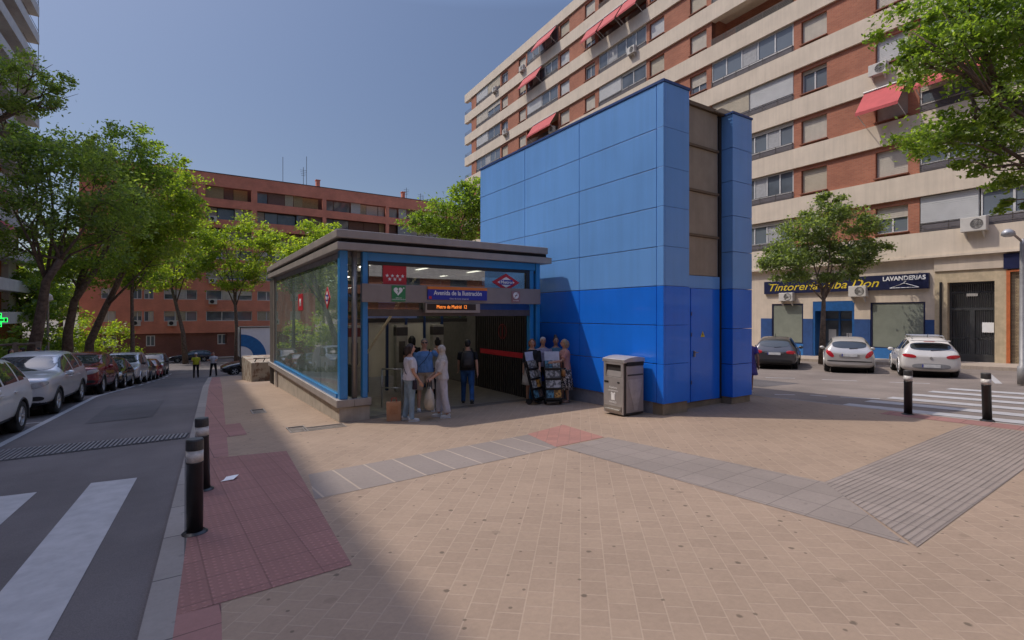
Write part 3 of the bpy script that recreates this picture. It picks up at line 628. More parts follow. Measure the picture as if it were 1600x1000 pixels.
# ------------------------------------------------------------------ apartment building on the right
AO=(30.4,18.3,0); AT=rad(2.5); AN=(-math.cos(AT),math.sin(AT)); AU=(math.sin(AT),math.cos(AT))
apt=empty('apartment_building',AO,rad(87.5),'tall apartment block of orange brick and concrete bands behind the blue tower','building')
ORG[apt]=Vector((0,0,0))
def sF(px):
    p=onplane(px,AO[:2],AN); return (p.x-AO[0])*AU[0]+(p.y-AO[1])*AU[1]
def pxF(s,z):
    x=AO[0]+AU[0]*s; y=AO[1]+AU[1]*s; fw=x*FW[0]+y*FW[1]; r=x*RT[0]+y*RT[1]; return 800+780*r/fw, 490-780*(z-2.4)/fw
def hidden(s,z):
    px,py=pxF(s,z)
    if not 750<px<1172: return False
    top=262-(px-752)*.4737 if px<1037 else 127+(px-1037)*.43
    return py>top+26
def ap(name,mb,mat,parent=apt,**k): return mb.build(name,mat,parent,**k)
SE=sF(726); S0=-22.0; ZB=[5.2+2.92*k for k in range(10)]; BH=1.15
bands=MB()
for k,z in enumerate(ZB):
    h=BH if k<9 else 1.05
    bands.box(S0,-.5,z,SE,0,z+h)
    if k in(0,): bands.box(S0,-.2,z-.12,SE,.06,z-.005)
ap('concrete_bands',bands,M_band)
m=MB(); m.box(S0,-13,-2,SE-2.2,-1.8,32.4); ap('rear_mass',m,M_white)
m=MB(); m.box(S0,-1.79,5.0,SE-2.1,-1.7,32.0); ap('back_wall',m,M_brick)
m=MB()
for k in range(10): m.box(S0,-1.75,ZB[k]+.3,SE-.02,-.51,ZB[k]+.55)
ap('floor_slabs',m,M_band)
BAL=[(1435,1625),(1110,1238),(934,1008),(822,870),(743,780)]
WIN=[(1640,1700),(1366,1417),(1250,1290),(1076,1102),(1013,1036),(912,928),(873,888),(809,820),(782,792)]
BALs=[(sF(b),sF(a)) for a,b in BAL]; WINs=[(sF(b),sF(a)) for a,b in WIN]
BALs[0]=(BALs[0][0]-.3,BALs[0][1])
# brick infill with an opening for every window
edges=sorted([(a,b,'b') for a,b in BALs]+[(a,b,'w') for a,b in WINs]); br=MB(); cur=S0
for a,b,ty in edges:
    if a>cur: br.box(cur,-.55,5.25,a,-.13,31.4)
    if ty=='w':
        for k in range(9):
            z0=ZB[k]+BH; z1=ZB[k+1]; br.box(a,-.55,z0-.1,b,-.13,z0+.16); br.box(a,-.55,z1-.24,b,-.13,z1+.05)
    cur=b
br.box(cur,-.55,5.25,SE-1.9,-.13,31.4)
ap('brick_infill',br,M_brick)
m=MB()
for a,b in BALs:
    for s in (a-.12,b+.0): m.box(s,-1.75,5.2,s+.12,-.14,31.4)
ap('balcony_side_walls',m,M_brick)
R=random.Random(11)
M_curt=P('net_curtain',(.36,.36,.36),.8); M_beigeshut=P('cream_roller_shutter',(.46,.40,.30),.7,0,.07,2)
shs=[M_shut,M_shut,M_shut2,M_beigeshut]
def window(s0,s1,z0,z1,t,parent,state,panes=2,shm=None):
    f=MB(); w=.06
    f.box(s0,t,z0,s1,t+.07,z0+w); f.box(s0,t,z1-w,s1,t+.07,z1); f.box(s0,t,z0+w,s0+w,t+.07,z1-w); f.box(s1-w,t,z0+w,s1,t+.07,z1-w)
    for i in range(1,panes):
        x=s0+(s1-s0)*i/panes; f.box(x-.04,t+.003,z0+w,x+.04,t+.073,z1-w)
    o=f.build('window',M_alu,parent); 
    g=MB(); g.box(s0+w,t+.02,z0+w,s1-w,t+.035,z1-w); g.build('pane',M_glass,o)
    zs={'closed':z0+.05,'half':z0+(z1-z0)*R.uniform(.35,.7),'open':z1-.22}[state]
    if state!='open' or R.random()<.5:
        sh=MB(); n=max(2,int((z1-zs)/.09))
        for i in range(n):
            a=zs+(z1-zs)*i/n; b_=zs+(z1-zs)*(i+1)/n; sh.box(s0+.02,t+.076,a,s1-.02,t+.095,b_-.012)
        sh.box(s0+.02,t+.075,zs,s1-.02,t+.085,z1)
        sh.build('shutter',shm or R.choice(shs),o)
    return o
for wi,(a,b) in enumerate(WINs):
    for k in range(9):
        z0=ZB[k]+BH+.17; z1=ZB[k+1]-.24
        if hidden((a+b)/2,z1) or (wi==0 and k>5) or (wi in(1,) and k>7): continue
        st=R.choices(['closed','half','open'],[.68,.16,.16])[0]
        if wi==2: st={0:'closed',1:'closed',2:'closed',3:'open',4:'closed'}.get(k,st)
        if wi==1 and k==0: st='half'
        o=window(a+.02,b-.02,z0,z1,-.36,apt,st)
        sl=MB(); sl.box(a-.05,-.35,z0-.06,b+.05,.03,z0-.005); sl.build('sill',P('terracotta_sill',(.25,.10,.06),.8),o)
M_rail=P('balcony_rail_paint',(.16,.14,.125),.5,.3)
def balcony(a,b,k,kind,parts=3):
    z0=ZB[k]+BH; z1=ZB[k+1]
    rl=MB()
    for i in range(5): rl.box(a+.03,-.06,z0+.06+i*.09,b-.03,-.035,z0+.085+i*.09)
    n=max(2,int((b-a)/.9))
    for i in range(n+1):
        x=a+.05+(b-a-.1)*i/n; rl.box(x-.015,-.09,z0,x+.015,-.062,z0+.46)
    rl.build('railing',M_rail,apt)
    if kind=='open':
        m=MB(); m.box(a+.8,-1.695,z0-.3,b-.8,-1.66,z1-.35); d=m.build('balcony_door',M_darkframe,apt); return
    if kind=='shut':
        window(a+.02,(a+b)/2-.03,z0+.42,z1-.04,-.24,apt,'closed',2); window((a+b)/2+.03,b-.02,z0+.42,z1-.04,-.24,apt,R.choice(['closed','half','closed']),2)
    elif kind=='mixed':
        window(a+.02,(a+b)/2-.03,z0+.42,z1-.04,-.24,apt,R.choice(['open','half']),2); window((a+b)/2+.03,b-.02,z0+.42,z1-.04,-.24,apt,'closed',2)
    else:
        o=window(a+.02,b-.02,z0+.42,z1-.04,-.24,apt,'open',5)
        if R.random()<.7:
            c=MB(); x=a+(b-a)*R.choice([.22,.42,.62]); c.box(x,-.215,z0+.5,x+(b-a)*.17,-.195,z1-.1); c.build('curtain',M_curt,o)
    m=MB(); m.box(a+.02,-.235,z0,b-.02,-.2,z0+.41); m.build('balcony_apron',P('balcony_apron_glass',(.16,.15,.17),.3),apt)
spec={(1,4):'glazed',(1,5):'open',(1,3):'shut',(1,2):'glazed',(1,1):'glazed',(1,0):'glazed',(0,0):'mixed',(0,1):'shut',(2,8):'open',(2,7):'open',(2,6):'glazed',(2,5):'mixed',(3,8):'glazed',(3,7):'glazed',(3,6):'mixed',(3,5):'open',(4,8):'shut',(4,7):'mixed',(4,6):'mixed',(4,5):'glazed',(4,4):'mixed'}
for bi,(a,b) in enumerate(BALs):
    for k in range(9):
        if hidden((a+b)/2 if bi!=1 else a+.4*(b-a),ZB[k+1]) and not(bi==1 and k<3): continue
        if bi==0 and k>6: continue
        a2=a
        if bi==1 and k<3: a2,b2=a,(sF(1150))
        balcony(a,b if not(bi==1 and k<3) else sF(1140),k,spec.get((bi,k),R.choice(['glazed','mixed','shut'])))
# open corner balconies at the far end
cr=MB()
for k in range(4,9):
    z0=ZB[k]+BH
    for i in range(3): cr.box(SE-2.0,-.05,z0+.12+i*.14,SE-.04,-.025,z0+.145+i*.14); cr.box(SE-.05,-1.7,z0+.12+i*.14,SE-.025,-.06,z0+.145+i*.14)
ap('corner_railing',cr,M_rail)
def awning(s0,s1,zt_,drop,out,lab):
    m=MB(); m.hexa([(s0,.02,zt_-.02),(s1,.02,zt_-.02),(s1,out,zt_-drop-.02),(s0,out,zt_-drop-.02)],[(s0,.02,zt_),(s1,.02,zt_),(s1,out,zt_-drop),(s0,out,zt_-drop)])
    o=m.build('awning',M_awn,apt); o['label']=lab
    v=MB(); v.box(s0,out,zt_-drop-.16,s1,out+.015,zt_-drop+.0); v.build('valance',M_awn,o)
    for s in (s0+.05,s1-.05): a=MB(); a.tube([(s,.03,zt_-drop-.5),(s,out-.02,zt_-drop-.05)],.02,6); a.build('awning_arm',M_alu,o)
    a=MB(); a.tube([(s0-.03,.05,zt_+.02),(s1+.03,.05,zt_+.02)],.05,8); a.build('roller',M_alu,o)
def mid(i,L): return L[i]
a,b=BALs[3]; awning(a,a+(b-a)*.6,ZB[9]-.02,1.25,.85,'red awning under the parapet at the top floor'); awning(a+(b-a)*.45,b+.5,ZB[8]-.02,1.25,.8,'red awning one floor below the top'); awning(a,a+(b-a)*.75,ZB[6]-.02,1.3,.85,'red awning just above the blue tower roof')
a,b=BALs[2]
for i in range(3): awning(a+(b-a)*(.04+.42*i),a+(b-a)*(.42+.42*i),ZB[8]-.02,1.3,.85,'red awning of a row of three')
a,b=WINs[1]; awning(a-.02,b+.45,ZB[3]+.08,1.25,1.0,'large faded red awning over a window by the right hand tree')
a,b=BALs[0]; awning(b-2.6,b-.1,ZB[3]+.02,.7,.8,'red awning half hidden by the right hand tree')
def acunit(s,z,t,parent,w=.82,h=.58,d=.32):
    m=MB(); m.box(s,t,z,s+w,t+d,z+h); o=m.build('air_conditioner',M_ac,parent,bevel=.02)
    f=MB(); f.lathe([(.001,.0),(.23,.0),(.23,.012),(.2,.012),(.19,.004),(.06,.004),(.05,.02),(.001,.02)],(0,0,0),20); f.v=[(s+w*.36+x,t+d-.004+zz,z+h*.5+y) for x,y,zz in f.v]; f.build('fan_grille',P('ac_fan',(.16,.15,.14),.5),o)
    for x in (s+.12,s+w-.16): k=MB(); k.hexa([(x,t-.0,z-.3),(x+.04,t,z-.3),(x+.04,t+.04,z-.3),(x,t+.04,z-.3)],[(x,t,z-.003),(x+.04,t,z-.003),(x+.04,t+d,z-.003),(x,t+d,z-.003)]); k.build('bracket',M_ac,o)
    return o
acunit(WINs[1][0]+.75,ZB[3]+.75,.02,apt); acunit(BALs[0][1]-2.6,ZB[0]+BH-.25,.02,apt,.9,.64,.34); acunit(WINs[7][0]-.1,ZB[8]+.9,.02,apt); acunit(BALs[2][0]+.9,ZB[6]+1.0,.02,apt)
acunit(BALs[4][0]+.4,ZB[8]+1.0,.02,apt); acunit(WINs[8][0]-.3,ZB[6]+.85,.02,apt); acunit(BALs[3][0]+.2,ZB[5]+1.0,.02,apt)
# ground floor: shop, gate, stone
S=lambda px:sF(px)
shop_l,shop_r=S(1186),S(1462)
m=MB()
wz=2.98
def wallseg(mb,a,b,z0,z1,t0=-.6,t1=-.2): mb.box(min(a,b),t0,z0,max(a,b),t1,z1)
wallseg(m,S(1462),SE-1.5,4.42,5.08); wallseg(m,S(1186),SE-1.5,-2,4.42); 
wallseg(m,S(1203),S(1186),2.1,4.42); wallseg(m,S(1252),S(1203),3.0,4.42); wallseg(m,S(1267),S(1252),2.1,4.42); wallseg(m,S(1332),S(1267),3.1,4.42); wallseg(m,S(1357),S(1332),2.1,4.42); wallseg(m,S(1443),S(1357),2.98,4.42); wallseg(m,S(1458),S(1443),2.1,4.42)
ap('shop_wall',m,M_plaster)
for u_,w_ in ((1203,1186),(1267,1252),(1357,1332),(1458,1443)): m=MB(); wallseg(m,S(u_),S(w_),-.4,2.1,-.6,-.19); ap('dark_blue_dado',m,P('dado_blue',(.02,.065,.2),.6,0,.12,3))
for u_,w_ in ((1252,1203),(1443,1357)): m=MB(); wallseg(m,S(u_),S(w_),-.4,.61,-.6,-.185); ap('bright_blue_dado',m,P('dado_bright',(.03,.16,.42),.55,0,.12,3))
for a,b,z0 in ((S(1252),S(1203),.62),(S(1443),S(1357),.6)):
    f=MB(); f.box(a,-.3,z0,b,-.22,z0+.06); f.box(a,-.3,2.92,b,-.22,2.98); f.box(a,-.3,z0+.06,a+.08,-.22,2.92); f.box(b-.08,-.3,z0+.06,b,-.22,2.92); o=f.build('shop_window',M_navy,apt)
    g=MB(); g.box(a+.08,-.27,z0+.06,b-.08,-.25,2.92); g.build('pane',M_shopglass,o)
# recessed blue doorway
a,b=S(1332),S(1267); m=MB(); m.box(a,-1.0,2.55,b,-.21,3.1); m.box(a,-1.0,-.3,a+.12,-.21,2.55); m.box(b-.12,-1.0,-.3,b,-.21,2.55); m.box((a+b)/2-.05,-1.0,-.3,(a+b)/2+.05,-.9,2.55); m.box(a,-1.0,2.0,b,-.93,2.1); o=ap('shop_door',m,P('door_blue',(.015,.09,.26),.4))
m=MB(); m.box(a+.12,-.99,-.3,b-.12,-.96,2.55); m.build('pane',M_glass,o); m=MB(); m.box(a+.2,-.955,.5,a+.75,-.95,1.3); m.box((a+b)/2+.2,-.955,.8,(a+b)/2+.6,-.95,1.5); m.build('notice',M_shut2,o)
# portal with barred gate
m=MB(); wallseg(m,S(1478),S(1458),-.4,4.42,-.6,-.16); wallseg(m,S(1572),S(1552),-.4,4.42,-.6,-.16); wallseg(m,S(1572),S(1458),3.86,4.418,-.6,-.162); ap('stone_portal',m,M_stone)
m=MB(); wallseg(m,S(1572),S(1458),4.42,5.07,-.6,-.1); wallseg(m,S0,S(1572),4.42,5.07,-.6,-.22); ap('portal_lintel',m,M_plaster)
a,b=S(1552),S(1478); g=MB(); zb_=.12
g.box(a,-.5,zb_,a+.1,-.4,3.86); g.box(b-.1,-.5,zb_,b,-.4,3.86); g.box(a+.1,-.5,3.76,b-.1,-.4,3.86); g.box(a+.1,-.5,2.55,b-.1,-.4,2.68); g.box((a+b)/2-.09,-.51,zb_,(a+b)/2+.09,-.39,2.55); g.box(a+.1,-.5,zb_,b-.1,-.4,.55)
n=22
for i in range(1,n):
    x=a+(b-a)*i/n; g.box(x-.014,-.46,.5,x+.014,-.43,3.8)
    if i%2: g.box(x-.05,-.47,1.2,x+.05,-.42,1.3)
g.box(a+.1,-.47,3.35,b-.1,-.42,3.42)
gd=ap('barred_gate',g,P('gate_grey',(.055,.055,.055),.45,.2)); m=MB(); m.box((a+b)/2-.75,-.385,1.55,(a+b)/2-.35,-.38,2.0); m.build('notice',M_whitep,gd); m=MB(); m.box((a+b)/2-.2,-.41,3.2,(a+b)/2+.2,-.38,3.33); m.build('number_plate',P('brass_plate',(.35,.33,.3),.4),gd)
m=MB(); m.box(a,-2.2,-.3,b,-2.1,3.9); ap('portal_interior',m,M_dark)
m=MB(); m.box(a-.15,-.55,-.3,b+.15,-.02,.12); ap('portal_step',m,M_concgrey)
m=MB(); m.tube([(S(1468),-.13,.5),(S(1468),-.13,3.9)],.05,8); ap('drainpipe',m,M_black)
m=MB(); m.box(S(1577),-.17,-.2,S(1571),-.1,4.3); m.box(S(1592),-.17,4.22,S(1577),-.1,4.3); ap('orange_post',m,P('orange_paint',(.48,.13,.04),.5))
m=MB(); m.box(S0,-.6,-.4,S(1577)-.0,-.24,4.42); ap('ledge_stone_wall',m,M_ledge)
acunit(S(1240),3.15,-.18,apt,.85,.5,.3); acunit(S(1358)+.1,3.3,-.18,apt,.85,.58,.32)
# shop signs
def asign(name,label,mb,mat):
    o=mb.build(name,mat); o.location=AO; o.rotation_euler=(0,0,rad(87.5)); tag(o,label,'sign'); return o
m=MB(); a,b=S(1450),S(1193); m.box(a,-.19,3.62,b,-.06,4.38); o=asign('dry_cleaner_sign','long navy laundry shop sign with yellow script and white LAVANDERIAS behind the small tree',m,M_navy)
# text faces outward: local x must run towards -s
def atext(txt,sz,mat,s,z,o,**k): return text_mesh(txt,sz,mat,'lettering',o,(s,-.055,z),(rad(90),0,rad(180)),**k)
atext('Tintorería Alba Don',.62,P('script_yellow',(.68,.50,.03),.5),(S(1193)+S(1372))/2-.1,3.98,o,bold=.003,shear=.35,width=(S(1197)-S(1366)))
atext('LAVANDERIAS',.30,M_whitep,(S(1377)+S(1447))/2,4.17,o,bold=.008,width=abs(S(1379)-S(1446)))
hm=MB(); cx=S(1412); 
hm.tube([(cx-.62,-.05,3.70),(cx,-.05,3.93),(cx+.62,-.05,3.70),(cx-.62,-.05,3.70)],.018,6); hm.tube([(cx,-.05,3.93),(cx,-.05,4.0),(cx-.05,-.05,4.03),(cx-.07,-.05,3.98)],.014,6); hm.build('hanger_emblem',M_whitep,o)
m=MB(); a,b=S0+2,S(1567); m.box(a,-.21,4.35,b,-.06,5.02); o=asign('navy_shop_sign','plain navy shop sign above the orange post at the right edge',m,M_navy); atext('é',.55,M_whitep,S(1596)-.1,4.66,o)

# ------------------------------------------------------------------ red brick block across the far street
RY=81.0
rb=empty('red_brick_block',(12,RY,-3.7),0,'long red brick apartment block with recessed loggias closing the far end of the street','building')
def rp(name,mb,mat,parent=rb,**k): return mb.build(name,mat,parent,world=True,**k)
def xR(px): r=ray(px); return r.x*RY/r.y
rows=[(19.36,'l'),(16.5,'l'),(13.6,'l'),(10.75,'w'),(7.85,'w'),(4.98,'w'),(2.05,'w')]
Lc=[(250,309),(321,393),(402,504),(510,603),(608,700)]; Wc=[(158,181),(207,222),(225,240),(256,308),(322,394),(402,445),(455,503),(512,600)]
X0,X1=-11.0,58.0; ZT=22.0
w=MB(); prev=ZT
tops=[]
for zc,ty in rows:
    h=.86 if ty=='l' else .68
    w.box(X0,RY,zc+h,X1,RY+.45,prev); prev=zc-h
    cols=[(xR(a),xR(b)) for a,b in (Lc if ty=='l' else Wc)]; cur=X0
    for a,b in cols:
        w.box(cur,RY,zc-h,a,RY+.45,zc+h); cur=b
    w.box(cur,RY,zc-h,X1,RY+.45,zc+h)
w.box(X0,RY,-.25,X1,RY+.45,prev)
rp('front_wall',w,M_redbrick)
m=MB(); m.box(X0,RY+1.5,-4,X1,RY+14,21.9); m.box(X0,RY+.46,-4,X0+.4,RY+1.5,21.9); rp('rear_mass',m,M_brownin)
m=MB()
for zc,ty in rows: m.box(X0+.4,RY+.46,zc-1.55,X1,RY+1.5,zc-1.35)
rp('floor_slabs',m,M_brownin)
m=MB(); m.box(X0-.02,RY-.04,21.98,X1,RY+.5,22.08); rp('parapet_coping',m,M_darkframe)
m=MB(); cur=X0
for a,b in [(xR(160),xR(182)),(xR(228),xR(242)),(xR(340),xR(352)),(xR(372),xR(390))]:
    m.box(cur,RY+.25,-1.9,a,RY+.6,-.25); m.box(a,RY+.25,-.5,b,RY+.6,-.25); cur=b
m.box(cur,RY+.25,-1.9,X1,RY+.6,-.25); m.box(X0,RY+.25,-4.2,X1,RY+.6,-1.9)
rp('brown_base_wall',m,M_brown)
R=random.Random(5)
palesh=[P('loggia_cream',(.36,.31,.22),.8),P('loggia_tan',(.30,.22,.11),.8),P('loggia_white',(.42,.40,.37),.8),P('loggia_brown',(.16,.09,.07),.8)]
for ri,(zc,ty) in enumerate(rows):
    if ty=='l':
        for ci,(a,b) in enumerate([(xR(p),xR(q)) for p,q in Lc]):
            if ri==2 and ci in (0,): continue
            o=MB(); n=R.choice([4,5]); 
            o.box(a,RY+1.0,zc-.86,b,RY+1.08,zc-.8); o=o.build('loggia_window',M_darkframe,rb,world=True)
            x=a
            while x<b-.5:
                wd=min(R.uniform(1.0,2.6),b-x); 
                mm=MB(); y=RY+R.choice([.35,.9,1.0]) if ty=='l' else RY+.3
                mm.box(x+.04,y,zc-.8,x+wd-.04,y+.05,zc+.84); q=R.random()
                if ri==0 and ci==1: q=.2
                if ri==0 and ci==0: q=.9
                mm.build('pane' if q<.3 and ci!=1 else 'shutter',M_glass if q<.3 and not(ri==0 and ci<2) else (palesh[2] if ri==0 and ci==0 else R.choice(palesh)),o,world=True)
                x+=wd
    else:
        for ci,(a,b) in enumerate([(xR(p),xR(q)) for p,q in Wc]):
            if ci==7 and ri>3: continue
            f=MB(); z0,z1=zc-.68,zc+.68; y=RY+.12; n=2 if b-a<2 else max(3,int((b-a)/1.5))
            f.box(a,y,z0,b,y+.08,z0+.09); f.box(a,y,z1-.09,b,y+.08,z1); f.box(a,y,z0+.09,a+.09,y+.08,z1-.09); f.box(b-.09,y,z0+.09,b,y+.08,z1-.09)
            for i in range(1,n): x=a+(b-a)*i/n; f.box(x-.06,y+.002,z0+.09,x+.06,y+.082,z1-.09)
            o=f.build('window',M_alu,rb,world=True); g=MB(); g.box(a+.09,y+.04,z0+.09,b-.09,y+.06,z1-.09); g.build('pane',M_glass,o,world=True)
            sh=MB(); ok=False
            for i in range(n):
                if R.random()<.5:
                    xa=a+(b-a)*i/n+.08; xb=a+(b-a)*(i+1)/n-.08; zz=z0+.1 if R.random()<.6 else zc; sh.box(xa,y-.03,zz,xb,y-.005,z1-.08); ok=True
            if ok: sh.build('shutter',R.choice(palesh[:3]+[M_shut]),o,world=True)
for px,z in ((160,-1.2),(228,-1.2),(340,-1.2),(372,-1.2)):
    a=xR(px); b=xR(px+ (22 if px==160 else 14)); f=MB(); f.box(a,RY+.3,-1.9,b,RY+.34,-.5); o=f.build('window',M_glass,rb,world=True)
    f=MB(); f.box(a,RY+.25,-1.9,b,RY+.3,-1.8); f.box(a,RY+.25,-.6,b,RY+.3,-.5); f.box((a+b)/2-.06,RY+.26,-1.8,(a+b)/2+.06,RY+.3,-.6); f.box(a,RY+.25,-1.8,a+.1,RY+.3,-.6); f.box(b-.1,RY+.25,-1.8,b,RY+.3,-.6); f.build('frame',M_alu,o,world=True)
for px,z in ((262,.75),(326,15.2),(205,.8),(326,6.6),(326,3.7)):
    x=xR(px); m=MB(); m.box(x,RY-.35,z,x+1.0,RY-.02,z+.75); o=rp('air_conditioner',m,M_ac); f=MB(); f.lathe([(.001,0),(.26,0),(.26,.02),(.001,.02)],n=14); f.v=[(x+.4+a_,RY-.36-c_,z+.37+b_) for a_,b_,c_ in f.v]; f.build('fan_grille',M_black,o,world=True)
for px,h,t in ((270,2.6,'a'),(442,4.2,'p'),(474,3.2,'a'),(479,4.8,'p'),(635,2.4,'a'),(657,1.8,'a'),(661,1.5,'p')):
    x=xR(px); m=MB(); y=RY+3; k=(RY+3)/RY; x*=k; m.tube([(x,y,21.9),(x,y,22+h*1.1)],.035,6)
    if t=='a':
        for i in range(4): m.tube([(x-.5+.06*i,y,22+h*.95-i*.28),(x+.5-.06*i,y,22+h*.95-i*.28)],.022,5)
    rp('antenna',m,M_darkframe)
for px,s in ((252,1.2),(498,.55),(632,.5)):
    x=xR(px)*1.02; m=MB(); m.box(x-s/2,RY+2,21.9,x+s/2,RY+2.7,22.0+(.6 if s>1 else 1.5)); m.box(x-s/2-.08,RY+1.92,22.0+(.6 if s>1 else 1.5),x+s/2+.08,RY+2.78,22.12+(.6 if s>1 else 1.5)); rp('chimney',m,M_redbrick)

# ------------------------------------------------------------------ tower block on the left whose shadow falls on the street
LO=(-13.0,72.0,0); lb=empty('left_apartment_tower',LO,rad(-0.3),'tall white apartment tower with projecting balconies at the upper left edge','building')
ORG[lb]=Vector((0,0,0))
HL=39.8
m=MB(); m.box(-16,-25,-4,-1.6,0,HL-.9); m.box(-16,-92,-4,-1.6,-25.003,36.5); lb_w=m.build('walls',M_brick,lb)
m=MB(); m.box(-16.2,-25,HL-.9,-.9,.2,HL); m.box(-16.2,-92.2,36.5,-2.84,-25.003,HL); m.build('roof',M_white,lb)
m=MB()
for k in range(12):
    z=1.5+2.95*k
    y0=-92 if k<11 else -24
    m.box(-1.6,y0,z,0,-.0,z+.25); m.box(-.12,y0,z+.25,0,0,z+1.05)
    m.box(-1.6,-.12,z+.25,-.12,0,z+1.05)
m.build('balcony_bands',M_white,lb)
for y in range(-90,0,6):
    m=MB(); m.box(-1.6,y+.3,1.76,-1.1,y+2.8,36.0 if y>-25 else 33.9); m.build('white_bay',M_white,lb)
R=random.Random(3)
for k in range(1,11):
    z=1.5+2.95*k
    for y in (-6,-12,-18,-24): 
        a=MB(); a.box(-1.59,y+3.2,z+.9,-1.54,y+5.2,z+2.5); o=a.build('window',M_glass,lb); f=MB(); f.box(-1.53,y+3.2,z+.9,-1.49,y+3.3,z+2.5); f.box(-1.53,y+5.1,z+.9,-1.49,y+5.2,z+2.5); f.box(-1.53,y+4.15,z+.9,-1.49,y+4.25,z+2.5); f.build('frame',M_alu,o)
for k,y in ((5,-9),(2,-14),(3,-20)):
    z=1.5+2.95*k+2.9; m=MB(); m.hexa([(0.02,y,z-.03),(.02,y+5,z-.03),(1.0,y+5,z-1.1),(1.0,y,z-1.1)],[(.02,y,z),(.02,y+5,z),(1.0,y+5,z-1.07),(1.0,y,z-1.07)]); m.build('awning',M_awn,lb)
m=MB()
for k in (9,10,11):
    z=1.5+2.95*k+1.05; m.tube([(-.06,-.06,z),(-.06,-.06,z+1.9)],.03,6); m.tube([(-.06,-6,z+.35),(-.06,-.06,z+.35)],.025,6)
m.build('balcony_post',M_darkframe,lb)

# block on the near side of the plaza, mirrored in the entrance glass and bouncing sun onto the shaded fronts
nb=empty('apartment_building',(18,-30,zt(-30)),0,'white banded apartment block across the plaza, mirrored in the entrance glass','building')
m=MB(); m.box(-12,-44,-.5,62,-30.3,29); m.build('walls',M_brick,nb,world=True)
m=MB()
for k in range(10): m.box(-12.2,-30.5,3.6+2.8*k,62.2,-30,4.9+2.8*k)
m.build('concrete_bands',M_white,nb,world=True)
w0=MB(); w0.box(0,-.02,0,2.2,.02,1.4); w0=w0.build('window',M_glass,nb); w0.location=(-12.9,-.27,5.0); w0.parent=nb
for k in range(8):
    for i in range(12):
        if k==0 and i==0: continue
        c=w0.copy(); C.objects.link(c); c.parent=nb; c.location=(-28+6*i,-.27,4.45+2.8*k)
w0.location=(-28,-.27,4.45)
# ------------------------------------------------------------------ trees
def WP(px,py,d):
    r=ray(px)*d; return Vector((r.x,r.y,2.4+(490-py)*d/780))
def crown(blobs,n,leaf,seed,aspect=.5,spread=.34,droop=.25):
    g=np.random.default_rng(seed); vol=np.array([b[3]*b[4]*b[5] for b in blobs])**(2/3); cnt=(n*vol/vol.sum()).astype(int)
    Pts=[]
    for b,c in zip(blobs,cnt):
        k=max(6,int(c/70)); u=g.normal(size=(k,3)); u/=np.linalg.norm(u,axis=1)[:,None]; rr=g.uniform(.42,1.06,size=(k,1))
        u[:,2]=np.where(u[:,2]<-.3,u[:,2]*.6,u[:,2])
        cc=np.array(b[:3])+u*rr*np.array(b[3:6]); idx=g.integers(0,k,c); sc=g.uniform(.5,1.25,size=k)[idx][:,None]
        rb_=(b[3]*b[4]*b[5])**(1/3)
        p=cc[idx]+g.normal(size=(c,3))*sc*spread*min(rb_,2.2)*np.array([.62,.62,.38]); Pts.append(p)
    p=np.concatenate(Pts); m=len(p)
    az=g.uniform(0,2*np.pi,m); el=g.normal(-droop,.55,m); d=np.stack([np.cos(az)*np.cos(el),np.sin(az)*np.cos(el),np.sin(el)],1)
    q=g.normal(size=(m,3)); w=np.cross(d,q); w/=np.linalg.norm(w,axis=1)[:,None]
    L=leaf*g.uniform(.65,1.35,size=(m,1)); nrm=np.cross(d,w)
    v=np.empty((m,4,3)); v[:,0]=p-d*L*.5; v[:,1]=p+w*L*aspect*.5+nrm*L*.08; v[:,2]=p+d*L*.5; v[:,3]=p-w*L*aspect*.5+nrm*L*.08
    me=bpy.data.meshes.new('crown'); me.vertices.add(m*4); me.vertices.foreach_set('co',v.reshape(-1).astype(np.float32))
    me.loops.add(m*4); me.loops.foreach_set('vertex_index',np.arange(m*4,dtype=np.int32)); me.polygons.add(m)
    me.polygons.foreach_set('loop_start',np.arange(0,m*4,4,dtype=np.int32)); me.update(); me.validate(); return me
def tree(label,trunk,r0,blobs,n,leaf,mat,seed,group=None,name='street_tree',forks=None,**k):
    rg=random.Random(seed); b=trunk[0]; root=empty(name,b,0,label,'tree',group)
    T=MB(); m=len(trunk); rs=[r0*(1-.5*i/max(1,m-1)) for i in range(m)]; rs[0]*=1.25
    T.tube(trunk,rs,9); top=Vector(trunk[-1])
    for (x,y,z,rx,ry,rz) in blobs:
        c=Vector((x,y,z)); st=Vector(trunk[rg.randrange(max(1,m-2),m)]); mid1=st.lerp(c,.4)+Vector((rg.uniform(-.3,.3),rg.uniform(-.3,.3),rg.uniform(-.1,.3)))*min(1,rx)
        mid2=st.lerp(c,.75)+Vector((rg.uniform(-.3,.3),rg.uniform(-.3,.3),rg.uniform(0,.3)))*min(1,rx); q=rs[-1]*.62
        T.tube([st,mid1,mid2,c],[q,q*.75,q*.5,q*.25],6)
        for _ in range(5):
            a=Vector((rg.gauss(0,1),rg.gauss(0,1),rg.gauss(.2,.8))).normalized(); e=c+Vector((a.x*rx,a.y*ry,a.z*rz))*.9; s=mid1.lerp(c,rg.uniform(.2,1))
            T.tube([s,s.lerp(e,.5)+Vector((0,0,rg.uniform(-.1,.25)*rz)),e],[q*.34,q*.22,q*.08],5)
    t=T.build('trunk',M_bark,root,world=True,smooth=True,rnorm=False)
    me=crown(blobs,n,leaf,seed,**k); me.materials.append(mat)
    for v in (me,): 
        a=np.empty(len(v.vertices)*3,dtype=np.float32); v.vertices.foreach_get('co',a); a=a.reshape(-1,3)-np.array(b,dtype=np.float32); v.vertices.foreach_set('co',a.reshape(-1)); v.update()
    o=bpy.data.objects.new('crown',me); C.objects.link(o); o.parent=root; return root
